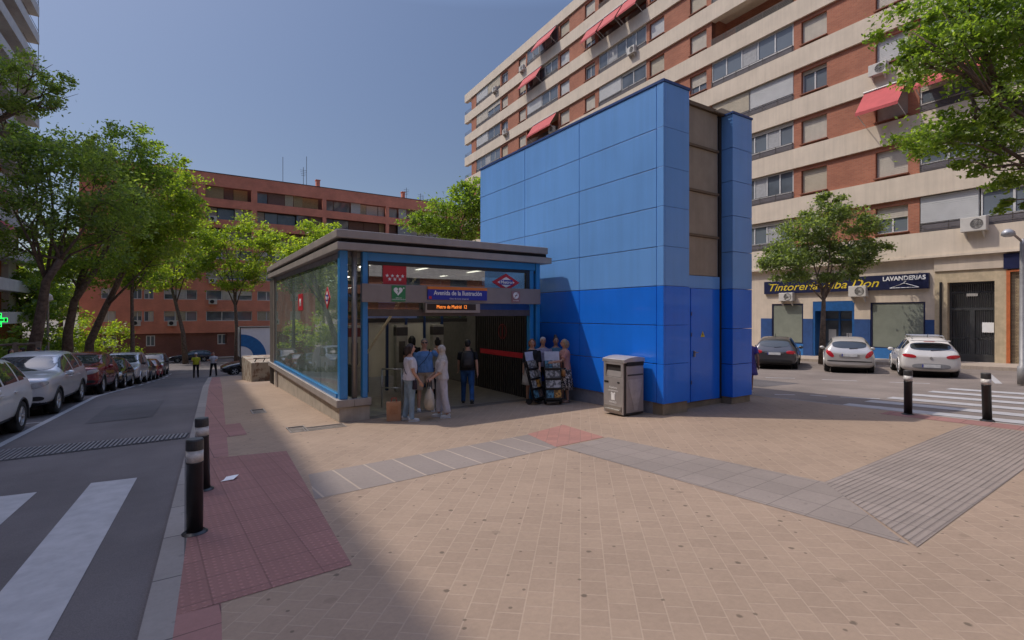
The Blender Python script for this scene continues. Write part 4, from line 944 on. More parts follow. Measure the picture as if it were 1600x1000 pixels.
def B(px,py,d,r,rz=None,dd=0):
    p=WP(px,py,d+dd); k=d/780; return (p.x,p.y,p.z,r*k,r*k,(rz or r)*k)
def base(px,d):
    r=ray(px)*d; return (r.x,r.y,zt(r.y)-.05)
GT='street trees along the left pavement'
tree('overhanging leafy branches of the nearest street tree at the far left edge',[base(-95,17),WP(-80,480,17),WP(-70,330,17),WP(-50,220,17)],.2,
     [B(5,125,17,52),B(52,112,17,36,26),B(88,140,17,32,24,.6),B(30,160,17,42,28),B(-30,100,17,55),B(64,164,17,34,20)],5500,.14,M_leafd,1,GT,aspect=.42)
tree('big dark leaning tree with forked trunk nearest the parked silver car',[base(40,25),WP(62,500,25),WP(72,440,25),WP(95,405,25)],.27,
     [B(55,250,25,62,48),B(120,245,26,62,42),B(160,300,26,60,50),B(60,330,25,66,50),B(15,300,24,60,60),B(115,370,26,62,40),B(10,380,25,44,36),B(185,350,27,50,36),B(25,225,25,48,34),B(85,225,26,42,26)],16000,.19,M_leafd,2,GT)
tree('thick dark trunk tree, second from the left building, crown under the tall crown',[base(104,31),WP(106,520,31),WP(116,470,31),WP(150,420,31)],.3,
     [B(190,250,32,52,46),B(215,225,33,34,34),B(205,320,32,64,54),B(150,400,31,58,44),B(105,420,31,52,40),B(240,270,33,44,40),B(150,270,32,48,36)],13500,.22,M_leaf,3,GT)
tree('tree with trunk leaning strongly to the right over the parked cars',[base(136,37),WP(140,535,37),WP(165,480,37),WP(195,420,38)],.32,
     [B(245,310,38,54,50),B(275,340,38,44,44),B(255,390,38,52,34),B(215,400,38,52,36),B(285,300,38,32,36),B(272,270,38,26,26),B(225,350,37,52,44)],14000,.25,M_leafy,4,GT)
tree('slim straight trunk tree rising in front of the red block',[base(207,47),WP(207,530,47),WP(206,460,47),WP(208,420,47)],.2,
     [B(210,420,47,44,32),B(240,400,47,38,30),B(180,435,47,40,28),B(205,380,47,42,30)],6500,.28,M_leaf,5,GT)
tree('sunlit tree beyond the parked cars with dark lower crown',[base(290,58),WP(286,520,58),WP(275,475,58),WP(268,450,58)],.26,
     [B(275,420,58,46,32),B(300,372,58,34,34),B(250,440,58,34,24),B(290,345,58,24,28),B(308,420,58,26,26)],7500,.32,M_leafy,6,GT)
GB='sunlit trees in front of the red block'
tree('bright yellow-green tree left of the pavilion with forked trunk',[base(370,61),WP(370,520,61),WP(368,480,61),WP(366,460,61)],.26,
     [B(345,370,61,34,28),B(402,378,61,40,28),B(425,372,61,24,26),B(350,415,61,40,26),B(405,418,61,42,26),B(325,395,61,28,24),B(375,352,61,26,18),B(372,440,61,40,22)],10500,.33,M_leafy,7,GB)
tree('yellow-green tree whose top shows above the pavilion roof',[base(492,54),WP(492,500,54),WP(490,450,54)],.24,
     [B(495,385,54,48,26),B(535,380,54,34,22),B(455,405,54,34,28),B(505,360,54,30,14),B(470,430,54,40,24)],8000,.32,M_leafy,8,GB)
tree('dense darker green tree against the left edge of the blue tower',[base(705,41),WP(705,500,41),WP(704,430,41)],.26,
     [B(690,345,41,40,32),B(725,320,41,34,30),B(748,300,41,28,26),B(660,352,41,28,22),B(718,360,41,44,30),B(740,290,41,20,16),B(760,330,42,40,36)],11000,.26,M_leaf,9,GB)
tree('small round street tree with thin branching trunk in front of the laundry',[base(1284,24.5),WP(1286,500,24.5),WP(1287,470,24.5),WP(1286,452,24.5)],.13,
     [B(1225,400,24.5,38,34),B(1262,360,24.5,40,30),B(1300,335,24.5,34,28),B(1345,352,24.5,34,26),B(1335,400,24.5,40,28),B(1285,395,25,38,34),B(1370,388,24.5,22,16),B(1205,410,24.5,22,22),B(1240,432,24.5,34,12),B(1310,432,24.5,36,12),B(1300,312,24.5,20,14)],23000,.135,M_leafg,10,None,aspect=.55)
tree('large street tree leaning in from the right edge above the crossing',[(13.2,.6,zt(.6)-.05),(13.25,.9,2.4),(13.2,1.5,4.6),WP(1560,140,9.6)],.17,
     [B(1555,60,9.6,100,80),B(1475,85,9.6,78,52),B(1425,50,9.6,48,36),B(1600,150,9.6,90,80),B(1520,205,9.6,88,50),B(1465,215,9.8,55,34),B(1590,265,9.6,78,48),B(1560,20,9.6,110,60),B(1470,15,9.8,70,44),B(1660,60,9.6,100,100),B(1590,320,9.5,36,24),B(1535,262,9.5,40,18),B(1420,95,9.8,30,16)],25000,.095,M_leaf,11,None,aspect=.5,spread=.3)
tree('tall sunlit tree filling the gap behind the park trunks',[base(95,66),WP(95,500,66),WP(97,470,66)],.3,
     [B(60,420,66,50,40),B(110,400,66,48,44),B(145,440,66,44,40),B(90,470,66,60,30),B(140,480,66,40,24),B(40,470,66,50,34)],12000,.4,M_leafy,12,GT)
tree('dense tree beside the left tower block, behind the lamp post',[base(30,50),WP(30,520,50),WP(32,480,50)],.28,
     [B(20,440,50,50,36),B(60,450,50,44,36),B(10,480,50,60,34),B(75,485,50,40,26)],9000,.34,M_leaf,13,GT)
def shrub(px,d,r,h,label,mat,seed):
    b=base(px,d); root=empty('shrub',b,0,label,'shrub','shrubs behind the park trees'); me=crown([(0,0,h*.55,r,r,h*.5),(r*.7,.2,h*.4,r*.6,r*.6,h*.4),(-r*.7,.1,h*.45,r*.6,r*.6,h*.4)],2600,.3,seed); me.materials.append(mat)
    o=bpy.data.objects.new('foliage',me); C.objects.link(o); o.parent=root; s=MB()
    for i in range(5): s.tube([(0,0,-.1),(.25*math.cos(i*1.3)*r,.25*math.sin(i*1.3)*r,h*.5)],[.05,.02],5)
    s.build('stem',M_bark,root)
shrub(95,52,3.2,5.5,'bright yellow-green shrub behind the park trunks on the left',M_leafy,21); shrub(150,55,3.4,5.5,'bright yellow-green shrub right of the park trunks',M_leafy,22); shrub(45,47,2.6,5,'tall dark shrub by the left tower block',M_leaf,23); shrub(15,30,1.7,3.6,'dark hedge-like shrub at the left edge behind the white car',M_leafd,24)

# ------------------------------------------------------------------ cars
KIND={
'suv':dict(L=4.45,W=1.85,H=1.66,st=[(.500,.38,.86,.89,.76,.74,.64),(.494,.30,.94,.98,.88,.86,.74),(.45,.27,.99,1.05,.915,.89,.75),(.26,.26,1.02,1.10,.925,.90,.75),(.195,.25,1.03,1.13,.925,.90,.73),(.03,.25,1.04,1.55,.925,.89,.61),(-.12,.25,1.06,1.64,.925,.89,.63),(-.30,.25,1.09,1.62,.925,.88,.62),(-.425,.28,1.12,1.55,.915,.86,.58),(-.474,.30,1.08,1.16,.90,.84,.74),(-.5,.42,.80,.86,.80,.78,.72)]),
'hatch':dict(L=4.05,W=1.74,H=1.47,st=[(.500,.36,.62,.64,.66,.64,.56),(.485,.26,.70,.76,.80,.80,.70),(.42,.22,.84,.91,.90,.87,.74),(.25,.21,.95,1.03,.925,.90,.75),(.205,.21,.98,1.08,.925,.90,.73),(.02,.21,1.04,1.55,.925,.88,.60),(-.12,.21,1.07,1.65,.925,.88,.61),(-.29,.21,1.10,1.61,.925,.87,.59),(-.40,.23,1.12,1.50,.915,.85,.55),(-.47,.26,1.06,1.14,.90,.84,.72),(-.5,.40,.78,.84,.80,.78,.70)]),
'wagon':dict(L=4.6,W=1.8,H=1.47,st=[(.500,.36,.62,.64,.66,.64,.56),(.487,.26,.70,.76,.80,.80,.70),(.42,.22,.84,.91,.90,.87,.74),(.23,.21,.95,1.02,.925,.90,.75),(.175,.21,.98,1.07,.925,.90,.73),(.03,.21,1.04,1.55,.925,.88,.60),(-.10,.21,1.07,1.65,.925,.88,.61),(-.28,.21,1.09,1.62,.925,.87,.59),(-.41,.23,1.11,1.54,.915,.85,.56),(-.47,.26,1.06,1.14,.90,.84,.72),(-.5,.40,.78,.84,.80,.78,.70)]),
'van':dict(L=4.4,W=1.83,H=1.84,st=[(.500,.40,.66,.68,.68,.66,.60),(.485,.30,.78,.82,.82,.82,.72),(.42,.27,.86,.92,.90,.88,.76),(.32,.26,.92,1.0,.925,.90,.77),(.275,.25,.95,1.05,.925,.90,.76),(.13,.25,.98,1.55,.925,.90,.70),(0,.25,.98,1.64,.925,.90,.74),(-.25,.25,.98,1.64,.925,.90,.75),(-.465,.25,.98,1.61,.92,.89,.74),(-.488,.28,.95,1.10,.91,.88,.80),(-.5,.40,.78,.86,.86,.84,.78)])}
def paint(name,col,metal=.25,rough=.28):
    if name in MATS: return MATS[name]
    m,t,b=nt(name); setb(b,rough,metal,.5,.8); co=objco(t); f=noise(t,co,1.7,5,.6,.3,.75)
    t.links.new(mix(t,f,col,tuple(c*.86+.004 for c in col)),b.inputs['Base Color']); MATS[name]=m; return m
_wheel={}
def interp(st,y,i):
    for a,b in zip(st,st[1:]):
        if b[0]<=y<=a[0]: u=(a[0]-y)/(a[0]-b[0]+1e-9); return a[i]+(b[i]-a[i])*u
    return st[0][i] if y>st[0][0] else st[-1][i]
def frame_mat(loc,fwd):
    f=Vector(fwd).normalized(); r=f.cross(Vector((0,0,1))).normalized(); u=r.cross(f); M=Matrix((r,f,u)).transposed(); return M.to_euler()
def car(label,x,y,fwd,kind,pm,cat='car',group=None,clad=False,rack=False,side_dark=False,off=-.085,detail=3,name='parked_car',style=0):
    K=KIND[kind]; L,W,H=K['L'],K['W'],K['H']; kx=W/1.85; kz=H/1.66
    st=[(s[0],s[1]*kz,s[2]*kz,s[3]*kz,s[4]*kx,s[5]*kx,s[6]*kx) for s in K['st']]
    fx,fy=Vector(fwd).normalized(); zf=zt(y+fy*1.3)-zt(y-fy*1.3)
    root=empty(name,(x,y,zt(y)+off),0,label,cat,group); root.rotation_euler=frame_mat(None,(fx*2.6,fy*2.6,zf)); ORG[root]=Vector((0,0,0))
    vs=[];fs=[];rn=18
    for (yf,zl,zb,zp,wl,wb,wt) in st:
        zm=zl+(zb-zl)*.52; wm=max(wl,wb)*1.0
        half=[(0,zl),(wl*.8,zl),(wl*.97,zl+.10),(wm,zm-.06),(wm*.995,zm+.08),(wb,zb),(wt+ (wb-wt)*.12,zb+(zp-zb)*.86),(wt*.9,zp-.004),(wt*.5,zp+.012),(0,zp+.018)]
        ring=[(a,yf*L,b) for a,b in half]+[(-a,yf*L,b) for a,b in half[-2:0:-1]]
        vs+=ring
    for i in range(len(st)-1):
        for j in range(rn): fs.append((i*rn+j,i*rn+(j+1)%rn,(i+1)*rn+(j+1)%rn,(i+1)*rn+j))
    for base_ in (0,(len(st)-1)*rn):
        for j in range(9):
            a,b=j,(j+1); c,d=(rn-j)%rn,(rn-j-1)%rn
            q=[base_+a,base_+b,base_+d,base_+c]; q2=[]
            for t in q:
                if t not in q2: q2.append(t)
            if len(q2)>=3: fs.append(tuple(q2 if base_ else q2[::-1]))
    me=bpy.data.meshes.new('tmp'); me.from_pydata(vs,[],fs); bm=bmesh.new(); bm.from_mesh(me); bmesh.ops.recalc_face_normals(bm,faces=bm.faces); bm.to_mesh(me); bm.free()
    o=bpy.data.objects.new('tmp',me); C.objects.link(o); s=o.modifiers.new('s','SUBSURF'); s.levels=detail; s.render_levels=detail
    dg=bpy.context.evaluated_depsgraph_get(); m2=bpy.data.meshes.new_from_object(o.evaluated_get(dg)); bpy.data.objects.remove(o); bpy.data.meshes.remove(me)
    bb_=[v.co for v in m2.vertices]; ky=L/(max(c.y for c in bb_)-min(c.y for c in bb_)); kxx=W/(max(c.x for c in bb_)*2); zmx=max(c.z for c in bb_); zmn=min(c.z for c in bb_)
    for c in bb_: c.x*=kxx; c.y*=ky; c.z=zmn+(c.z-zmn)*(H-zmn)/(zmx-zmn)
    wr=.345 if kind in('suv','van') else .315; wy=(.305*L,-.29*L); ycw=st[4][0]*L; yrf=st[5][0]*L; yrr=st[8][0]*L; ytl=st[9][0]*L
    groups={}
    for p in m2.polygons:
        cx,cy,cz=p.center; n=p.normal; ax=abs(cx); yf=cy/L; zb=interp(st,yf,2); zp=interp(st,yf,3); wt=interp(st,yf,6); wb=interp(st,yf,5); k='body'
        if ax>.58*W/2 and any(math.hypot(cy-w,cz-wr)<wr+.045 for w in wy) and cz<zb-.03: continue
        up=(cz-zb)/max(zp-zb,.01)
        if abs(n.x)>.62 and up>.09 and up<.84 and cy<ycw-.22 and cy>yrr+.02 and zp-zb>.16:
            if abs(cy-(-.08*L))>.045 and (kind!='van' or cy>-.05*L) and not(abs(cy-(-.285*L))<.04): k='side_window'
        elif (clad and cz<.40*kz) or cz<.27*kz: k='lower_trim'
        groups.setdefault(k,[]).append(p.index)
    mats={'body':pm,'windscreen':M_carglass,'rear_window':M_carglass,'side_window':M_carglass,'headlamp':M_head,'grille':M_black,'tail_lamp':M_tail,'lower_trim':M_black}
    for k,ids in groups.items():
        b=bmesh.new(); b.from_mesh(m2); keep=set(ids); b.faces.ensure_lookup_table()
        bmesh.ops.delete(b,geom=[f for f in b.faces if f.index not in keep],context='FACES')
        parts_=[None]
        if k in('headlamp','tail_lamp','side_window'):
            for sgn in (1,-1):
                c=b.copy(); bmesh.ops.delete(c,geom=[f for f in c.faces if f.calc_center_median().x*sgn<0],context='FACES')
                if len(c.faces):
                    mm=bpy.data.meshes.new(k); c.to_mesh(mm); link_mesh(mm,k,mats[k],root)
                c.free()
        else:
            mm=bpy.data.meshes.new(k); b.to_mesh(mm); link_mesh(mm,k,mats[k],root)
        b.free()
    from mathutils.bvhtree import BVHTree
    bv=BVHTree.FromPolygons([v.co.copy() for v in m2.vertices],[tuple(p.vertices) for p in m2.polygons])
    def patch(nm,mat,cx,cz,rx,rz,front,ex=2.6,tilt=0,off=.008,par=root):
        """a lamp, grille or pane that follows the curve of the bodywork"""
        sg=1 if front else -1; nr,na=6,40; pts={}; b=MB()
        for i in range(nr+1):
            for j in range(na):
                a=2*math.pi*j/na; ca,sa=math.cos(a),math.sin(a); k=(abs(ca)**ex+abs(sa)**ex)**(-1/ex)*i/nr
                x=cx+rx*ca*k; z=cz+rz*sa*k+tilt*(x-cx)
                h=bv.ray_cast(Vector((x,sg*10,z)),Vector((0,-sg,0)))
                if h[0] is not None and h[1].y*sg>.12: pts[i,j]=len(b.v); b.v.append(tuple(h[0]+h[1]*off))
        for i in range(nr):
            for j in range(na):
                f=[(i,j),(i+1,j),(i+1,(j+1)%na),(i,(j+1)%na)]
                if all(q in pts for q in f): b.f.append(tuple(pts[q] for q in f)); b.m.append(0)
        if b.f:
            o_=b.build(nm,mat,par,smooth=True); return o_
    zh=(.84 if kind=='suv' else .70)*kz; zr=(.90 if style not in(3,4) else .89)*kz; hw=W/2
    for sgn in (1,-1):
        if kind=='van': patch('headlamp',M_head,sgn*.74*hw,.80*kz,.15,.14,True)
        else: patch('headlamp',M_head,sgn*.70*hw,zh,.22,.075,True,tilt=sgn*.22)
        if style==4: patch('tail_lamp',M_tail,sgn*.70*hw,zr,.19,.062,False,tilt=sgn*.12)
        elif style==3: patch('tail_lamp',M_tail,sgn*.76*hw,zr,.14,.11,False,ex=2,tilt=sgn*.7)
        elif kind=='van': patch('tail_lamp',M_tail,sgn*.88*hw,.95*kz,.07,.20,False)
        else: patch('tail_lamp',M_tail,sgn*.74*hw,zr,.19,.075,False)
    patch('grille',M_black,0,(.68 if kind=='suv' else .60)*kz,.40*hw if kind!='suv' else .46*hw,(.13 if kind=='suv' else .085),True,ex=3)
    patch('lower_intake',M_black,0,.40*kz,.60*hw,.055,True,ex=4)
    if style==1:
        for sgn in(1,-1): patch('fog_lamp',M_black,sgn*.70*hw,.50*kz,.15,.055,True)
        for i in range(4): patch('grille_bar',M_steel,0,(.60+.055*i)*kz,.42*hw,.011,True,ex=5,off=.016)
        patch('skid_plate',M_steel,0,.315*kz,.5*hw,.022,True,ex=4)
    patch('windscreen',M_carglass,0,(1.335 if kind!='van' else 1.29)*kz,(.73 if kind!='van' else .80)*hw,(.185 if kind!='van' else .215)*kz,True,ex=4.5)
    if kind!='van': patch('rear_window',M_carglass,0,(1.30 if style!=4 else 1.28)*kz,.66*hw,.155*kz,False,ex=3.2)
    else: patch('rear_window',M_carglass,0,1.28*kz,.70*hw,.22,False,ex=4)
    if style==3: patch('plate_recess',P('recess_silver',(.30,.28,.26),.5,.2),0,.80*kz,.40*hw,.075,False,ex=4); patch('bumper_strip',M_black,0,.56*kz,.86*hw,.022,False,ex=6)
    if style==4: patch('lower_bumper',P('bumper_grey',(.25,.25,.25),.6),0,.48*kz,.62*hw,.10,False,ex=3); patch('brake_light',M_tail,0,1.485*kz,.16,.012,False,ex=5)
    if style==2: patch('lower_bumper',M_black,0,.42*kz,.8*hw,.10,False,ex=4); patch('chrome_strip',M_steel,0,.86*kz,.42*hw,.012,False,ex=6)
    bpy.data.meshes.remove(m2)
    u=MB(); u.box(-.62*W/2,-.46*L,.22,.62*W/2,.46*L,.75*kz); 
    for w in wy: u.lathe([(.001,-.70*W/2),(wr+.06,-.70*W/2),(wr+.06,.70*W/2),(.001,.70*W/2)],(0,w,wr),20,axis='x')
    u.build('underbody',M_dark,root)
    if kind not in _wheel:
        t=MB(); t.lathe([(.001,.03),(.20,.03),(.20,-.03),(.001,-.03)],axis='x',n=24); t.lathe([(.21,-.10),(wr-.03,-.105),(wr,-.075),(wr,.075),(wr-.03,.105),(.21,.10)],axis='x',n=28,caps=False); w0=t.build('wheel',M_tyre,None,smooth=True)
        r=MB(); r.lathe([(.001,.045),(.001,.08),(.055,.078),(.07,.045)],axis='x',n=20); r.lathe([(.195,.04),(.205,.09),(.228,.098),(.228,.04)],axis='x',n=28,caps=False)
        for i in range(5):
            a=2*math.pi*i/5
            for da in(-.13,.13): r.tube([(.066,.05*math.cos(a+da),.05*math.sin(a+da)),(.078,.205*math.cos(a+da*.8),.205*math.sin(a+da*.8))],.019,5)
        r0=r.build('rim',M_rim,w0); _wheel[kind]=(w0,False)
    w0,used=_wheel[kind]
    for w in wy:
        for sgn in (1,-1):
            if not used: c=w0; used=True; _wheel[kind]=(w0,True)
            else: c=copy_tree(w0)
            c.parent=root; c.location=(sgn*(W/2-.115),w,wr); c.rotation_euler=(0,0,0 if sgn>0 else math.pi)
            a=MB(); P_=[(sgn*(W/2-.012),w+(wr+.045)*math.cos(t),wr+(wr+.045)*math.sin(t)) for t in [math.pi*(i/14*1.16-.08) for i in range(15)]]; a.tube(P_,.028,6); a.build('wheel_arch',M_black if clad else pm,root,smooth=True)
    for sgn in (1,-1):
        q=MB(); q.ell((sgn*(W/2+.06),ycw-.32,1.04*kz),(.10,.065,.075),10); q.tube([(sgn*(W/2-.1),ycw-.28,.99*kz),(sgn*(W/2+.02),ycw-.30,1.02*kz)],.025,6); q.build('mirror',pm if kind!='van' else M_black,root,smooth=True)
        h=MB()
        for yy in (-.02*L,-.22*L): h.box(sgn*(W/2-.02),yy,.90*kz,sgn*(W/2+.015),yy+.17,.93*kz)
        h.build('door_handle',pm,root,bevel=.006)
    pl_=MB(); zz=(.62 if style in(0,) else .82)*kz
    if style==4: zz=.50*kz
    if style==3: zz=.84*kz
    pl_.box(-.26,-L/2-.012,zz-.055,.26,-L/2+.02,zz+.055); pp=pl_.build('number_plate',M_plate,root); pl_=MB(); pl_.box(-.26,L/2-.02,.44*kz,.26,L/2+.012,.44*kz+.11); pl_.build('number_plate',M_plate,root)
    bb=MB(); bb.box(-.258,-L/2-.014,zz-.053,-.22,-L/2-.011,zz+.053); bb.build('blue_strip',M_signblue,pp)
    an=MB(); an.tube([(0,-.30*L,H-.01),(0,-.34*L,H+.13)],.012,5); an.build('aerial',M_black,root)
    w_=MB(); w_.tube([(.0,ytl+.0-.02,1.13*kz),(.28,ytl-.0,1.17*kz)],.012,5); w_.build('wiper',M_black,root)
    if rack:
        r=MB()
        for sgn in(1,-1): r.tube([(sgn*.52*kx,.0,H-.03),(sgn*.52*kx,-.05,H+.035),(sgn*.5*kx,-.3*L,H+.02),(sgn*.5*kx,-.33*L,H-.05)],.02,6)
        r.tube([(-.53*kx,-.15,H+.05),(.53*kx,-.15,H+.05)],.022,6); r.tube([(-.51*kx,-.26*L,H+.04),(.51*kx,-.26*L,H+.04)],.022,6); r.build('roof_rack',M_steel,root)
    if style==4:
        d=MB(); d.ext([(-.05,-L/2-.012,.82*kz),(0,-L/2-.012,.75*kz),(.05,-L/2-.012,.82*kz),(0,-L/2-.012,.89*kz)],(0,.02,0)); d.build('emblem',M_steel,root)
        d=MB(); d.box(-.58*kx,-.455*L-.12,H-.14,.58*kx,-.42*L,H-.105); d.build('rear_spoiler',pm,root,bevel=.012)
    if style==1:
        d=MB(); d.lathe([(.001,0),(.075,0),(.075,.02),(.001,.02)],n=16); d.v=[(a_*1.4,L/2-.012+c_,.70*kz+b_) for a_,b_,c_ in d.v]; d.build('emblem',M_steel,root)
    return root
LX=lambda y:-3.6+.05*y-.18-.92
GC='cars parked nose-on along the left kerb'; fd=(-.05,-1)
white=paint('white_paint',(.78,.77,.75),0,.3); silver=paint('silver_paint',(.66,.66,.67),.25,.3); red=paint('red_paint',(.22,.010,.018),.2,.25); black=paint('black_paint',(.012,.012,.014),.1,.2); grey=paint('dark_grey_paint',(.055,.057,.065),.4,.28); blueb=paint('navy_paint',(.01,.014,.03),.2,.25)
car('white car cut off by the left edge with only its rear half in view',LX(14),13.95,fd,'suv',white,group=GC,clad=True)
car('silver crossover with big grille parked behind the white car on the left',LX(19.5),19.55,fd,'suv',silver,group=GC,clad=True,style=1)
car('deep red car parked third along the left kerb',LX(25.6),25.6,fd,'suv',red,group=GC,clad=True,style=1)
car('black car parked between the red car and the silver van',LX(30.9),30.9,fd,'hatch',black,group=GC)
car('pale silver van standing taller than the cars beside it on the left',LX(36),36.0,fd,'van',silver,cat='van',group=GC,name='parked_van')
car('small dark car right behind the silver van on the left',LX(41.2),41.2,fd,'hatch',grey,group=GC,detail=2)
car('small bright red car near the far end of the left row',LX(45.8),45.8,fd,'hatch',paint('bright_red_paint',(.34,.012,.02),.1,.25),group=GC,detail=2)
car('grey car with pale roof at the far end of the left row',LX(50.4),50.4,fd,'van',paint('mid_grey_paint',(.16,.16,.16),.4,.3),group=GC,detail=2)
car('dark blue car parked sideways in front of the red block',.6,73.6,(-1,0),'wagon',blueb,detail=2,off=-.06)
car('black car parked behind the truck at the end of the pavement',4.3,44.3,(-1,-.1),'hatch',black,detail=2)
car('dark car with pale roof line just beyond the black car by the truck',5.2,49.5,(-1,0),'wagon',grey,detail=2)
GR='cars parked at an angle in front of the laundry'; fr_=Vector((.906,.423))
def rear(px,y): pass
for lab,(x,y),kind,pm,kw in (('dark grey estate car beside the blue tower with its rear towards the plaza',(22.0,12.25),'wagon',paint('graphite_paint',(.085,.082,.085),.5,.28),dict(style=2)),
    ('silver hatchback with red lamps parked below the small round tree',(22.3,9.35),'hatch',paint('warm_silver_paint',(.52,.49,.45),.3,.3),dict(style=3)),
    ('white hatchback with roof rack and red lamps parked nearest the crossing',(22.4,6.75),'hatch',paint('warm_white_paint',(.64,.61,.57),0,.3),dict(style=4,rack=True))):
    L=KIND[kind]['L']; car(lab,x+fr_.x*L/2,y+fr_.y*L/2,fr_,kind,pm,group=GR,**kw)
# ---- box truck behind the planter
tk=empty('box_truck',(3.05,38,zt(38)-.08),0,'white box truck with a big blue arc on its side behind the concrete planter','truck')
def tp(n,mb,mat,par=tk,**k): return mb.build(n,mat,par,world=True,**k)
z0=zt(38)-.08
m=MB(); m.box(3.1,38.05,-.55,8.4,40.2,1.44); tp('cargo_box',m,M_whitep)
m=MB(); m.box(3.05,38.0,-.6,3.12,38.08,1.5); m.box(3.121,38.0,1.44,8.45,40.25,1.5); m.box(3.121,38.0,-.62,8.45,40.25,-.552); tp('box_frame',m,M_darkframe)
arc=MB()
for i in range(20):
    a0,a1=math.pi/2*i/20,math.pi/2*(i+1)/20; c=(3.125,-.55); r0,r1=.75,1.55
    arc.ext([(c[0]+r*math.cos(a),38.035,c[1]+r*math.sin(a)) for r,a in((r0,a0),(r1,a0),(r1,a1),(r0,a1))],(0,.012,0))
tp('blue_arc',arc,P('arc_blue',(.01,.14,.36),.4))
m=MB(); m.box(8.6,38.2,-1.2,10.2,40.1,.7); m.hexa([(8.6,38.2,.703),(10.15,38.2,.703),(10.15,40.1,.703),(8.6,40.1,.703)],[(8.65,38.3,1.25),(9.6,38.3,1.25),(9.6,40,1.25),(8.65,40,1.25)]); cb_=tp('cab',m,M_whitep,bevel=.04)
m=MB(); m.box(9.0,38.185,.05,9.9,38.198,.65); tp('cab_window',m,M_carglass,cb_)
m=MB(); m.box(3.2,38.4,z0+.55,8.6,39.9,-.63); tp('chassis',m,M_black)
for x in (4.3,9.3):
    for y in (38.15,39.85):
        w=MB(); w.lathe([(.1,-.1),(.38,-.12),(.42,-.08),(.42,.08),(.38,.12),(.1,.1)],n=22); w.v=[(x+a_,y+c_,z0+.42+b_) for a_,b_,c_ in w.v]; tp('wheel',w,M_tyre)

# ------------------------------------------------------------------ street furniture
def bollard(x,y,h,label,lean=0):
    r=empty('bollard',(x,y,zt(y)),0,label,'bollard','black bollards with pale bands'); r.rotation_euler=(lean*.3,lean,0)
    m=MB(); m.lathe([(.115,-.05),(.115,.012),(.085,.03),(.085,.022)],n=24); m.build('base_flange',M_blackpaint,r,smooth=False)
    m=MB(); m.lathe([(.074,0),(.074,h*.74),(.078,h*.745),(.078,h*.76)],n=24); m.build('post',M_blackpaint,r,smooth=True)
    m=MB(); m.lathe([(.076,h*.76),(.076,h*.885)],n=24); m.build('pale_band',P('worn_white_band',(.68,.65,.60),.6,0,.25,12),r,smooth=True)
    m=MB(); m.lathe([(.079,h*.885),(.079,h*.985),(.072,h),(.001,h)],n=24); m.build('cap',P('bollard_cap',(.05,.05,.05),.4,0,.3,10),r)
bollard(.08,5.98,.955,'nearest black bollard at the edge of the red tactile paving'); bollard(.2,7.55,.93,'black bollard just behind the nearest one on the left kerb',rad(-1.5))
bollard(12.95,4.3,.95,'black bollard in front of the white hatchback'); bollard(13.3,3.12,.95,'black bollard on the crossing, leaning slightly, nearest the right edge',rad(-2.5))
# smart bin
bn=empty('litter_bin',(8.1,7.85,zt(8.1)),0,'grey square solar litter bin standing against the blue tower','litter bin'); zb0=zt(8.1)
def bp(n,mb,mat,par=bn,**k): return mb.build(n,mat,par,world=True,**k)
M_bin=P('bin_grey_metal',(.46,.42,.40),.42,.5,.08,4); M_bindark=P('bin_dark',(.045,.04,.04),.5); M_binside=P('bin_side_panel',(.32,.285,.28),.4,.2,.06,3)
m=MB(); m.box(8.12,7.87,zb0+.03,8.72,8.5,zb0+1.22); bp('body',m,M_bindark,bevel=.01)
m=MB(); 
pr=[(8.08+.66*i/10,zb0+1.22+.10*math.sin(math.pi*(.15+.6*i/10))) for i in range(11)]
m.ext([(8.08,7.84,zb0+1.19)]+[(a,7.84,b) for a,b in pr]+[(8.74,7.84,zb0+1.19)],(0,.69,0)); bp('curved_lid',m,M_bin,bevel=.008)
m=MB(); m.box(8.085,7.88,zb0+.04,8.118,8.49,zb0+.86); m.box(8.085,7.88,zb0+.861,8.118,7.95,zb0+1.2); m.box(8.085,8.42,zb0+.861,8.118,8.49,zb0+1.2); m.box(8.085,7.951,zb0+1.14,8.118,8.419,zb0+1.2); fp=bp('front_panel',m,M_bin,bevel=.006)
m=MB(); m.hexa([(8.09,7.96,zb0+.87),(8.116,7.96,zb0+.87),(8.116,8.41,zb0+.87),(8.09,8.41,zb0+.87)],[(8.112,7.96,zb0+1.0),(8.117,7.96,zb0+1.0),(8.117,8.41,zb0+1.0),(8.112,8.41,zb0+1.0)]); bp('chute_flap',m,M_bin,fp)
m=MB(); m.box(8.066,7.93,zb0+.09,8.083,8.44,zb0+.22); m.tube([(8.055,7.95,zb0+.13),(8.055,8.42,zb0+.13)],.018,8); bp('foot_pedal',m,M_steel)
m=MB(); m.box(8.078,8.33,zb0+.72,8.084,8.46,zb0+.76); m.box(8.078,7.98,zb0+.73,8.084,8.05,zb0+.76); bp('lock',m,M_black,fp)
m=MB(); m.box(8.16,7.845,zb0+.08,8.70,7.868,zb0+1.12); sp=bp('side_panel',m,M_binside,bevel=.006)
m=MB(); m.ext([(8.19,7.838,zb0+.82),(8.67,7.838,zb0+.82),(8.5,7.838,zb0+.12),(8.40,7.838,zb0+.12)],(0,.005,0)); bp('pale_wedge',m,P('bin_wedge',(.42,.38,.37),.4,.2),sp)
m=MB(); m.box(8.19,7.839,zb0+.90,8.68,7.843,zb0+.935); bp('side_stripe',m,M_bindark,sp)
m=MB(); m.box(8.16,7.838,zb0+1.125,8.70,7.868,zb0+1.21); bp('top_vent',m,M_dark,sp)
for tx,sz,z in (('Papelera',.07,.62),('compactadora',.055,.555),('MADRID',.06,.29)):
    t=text_mesh(tx,sz,M_whitep,'lettering',bn,(-.022,.335,z),(rad(90),0,rad(-90)),depth=.001)
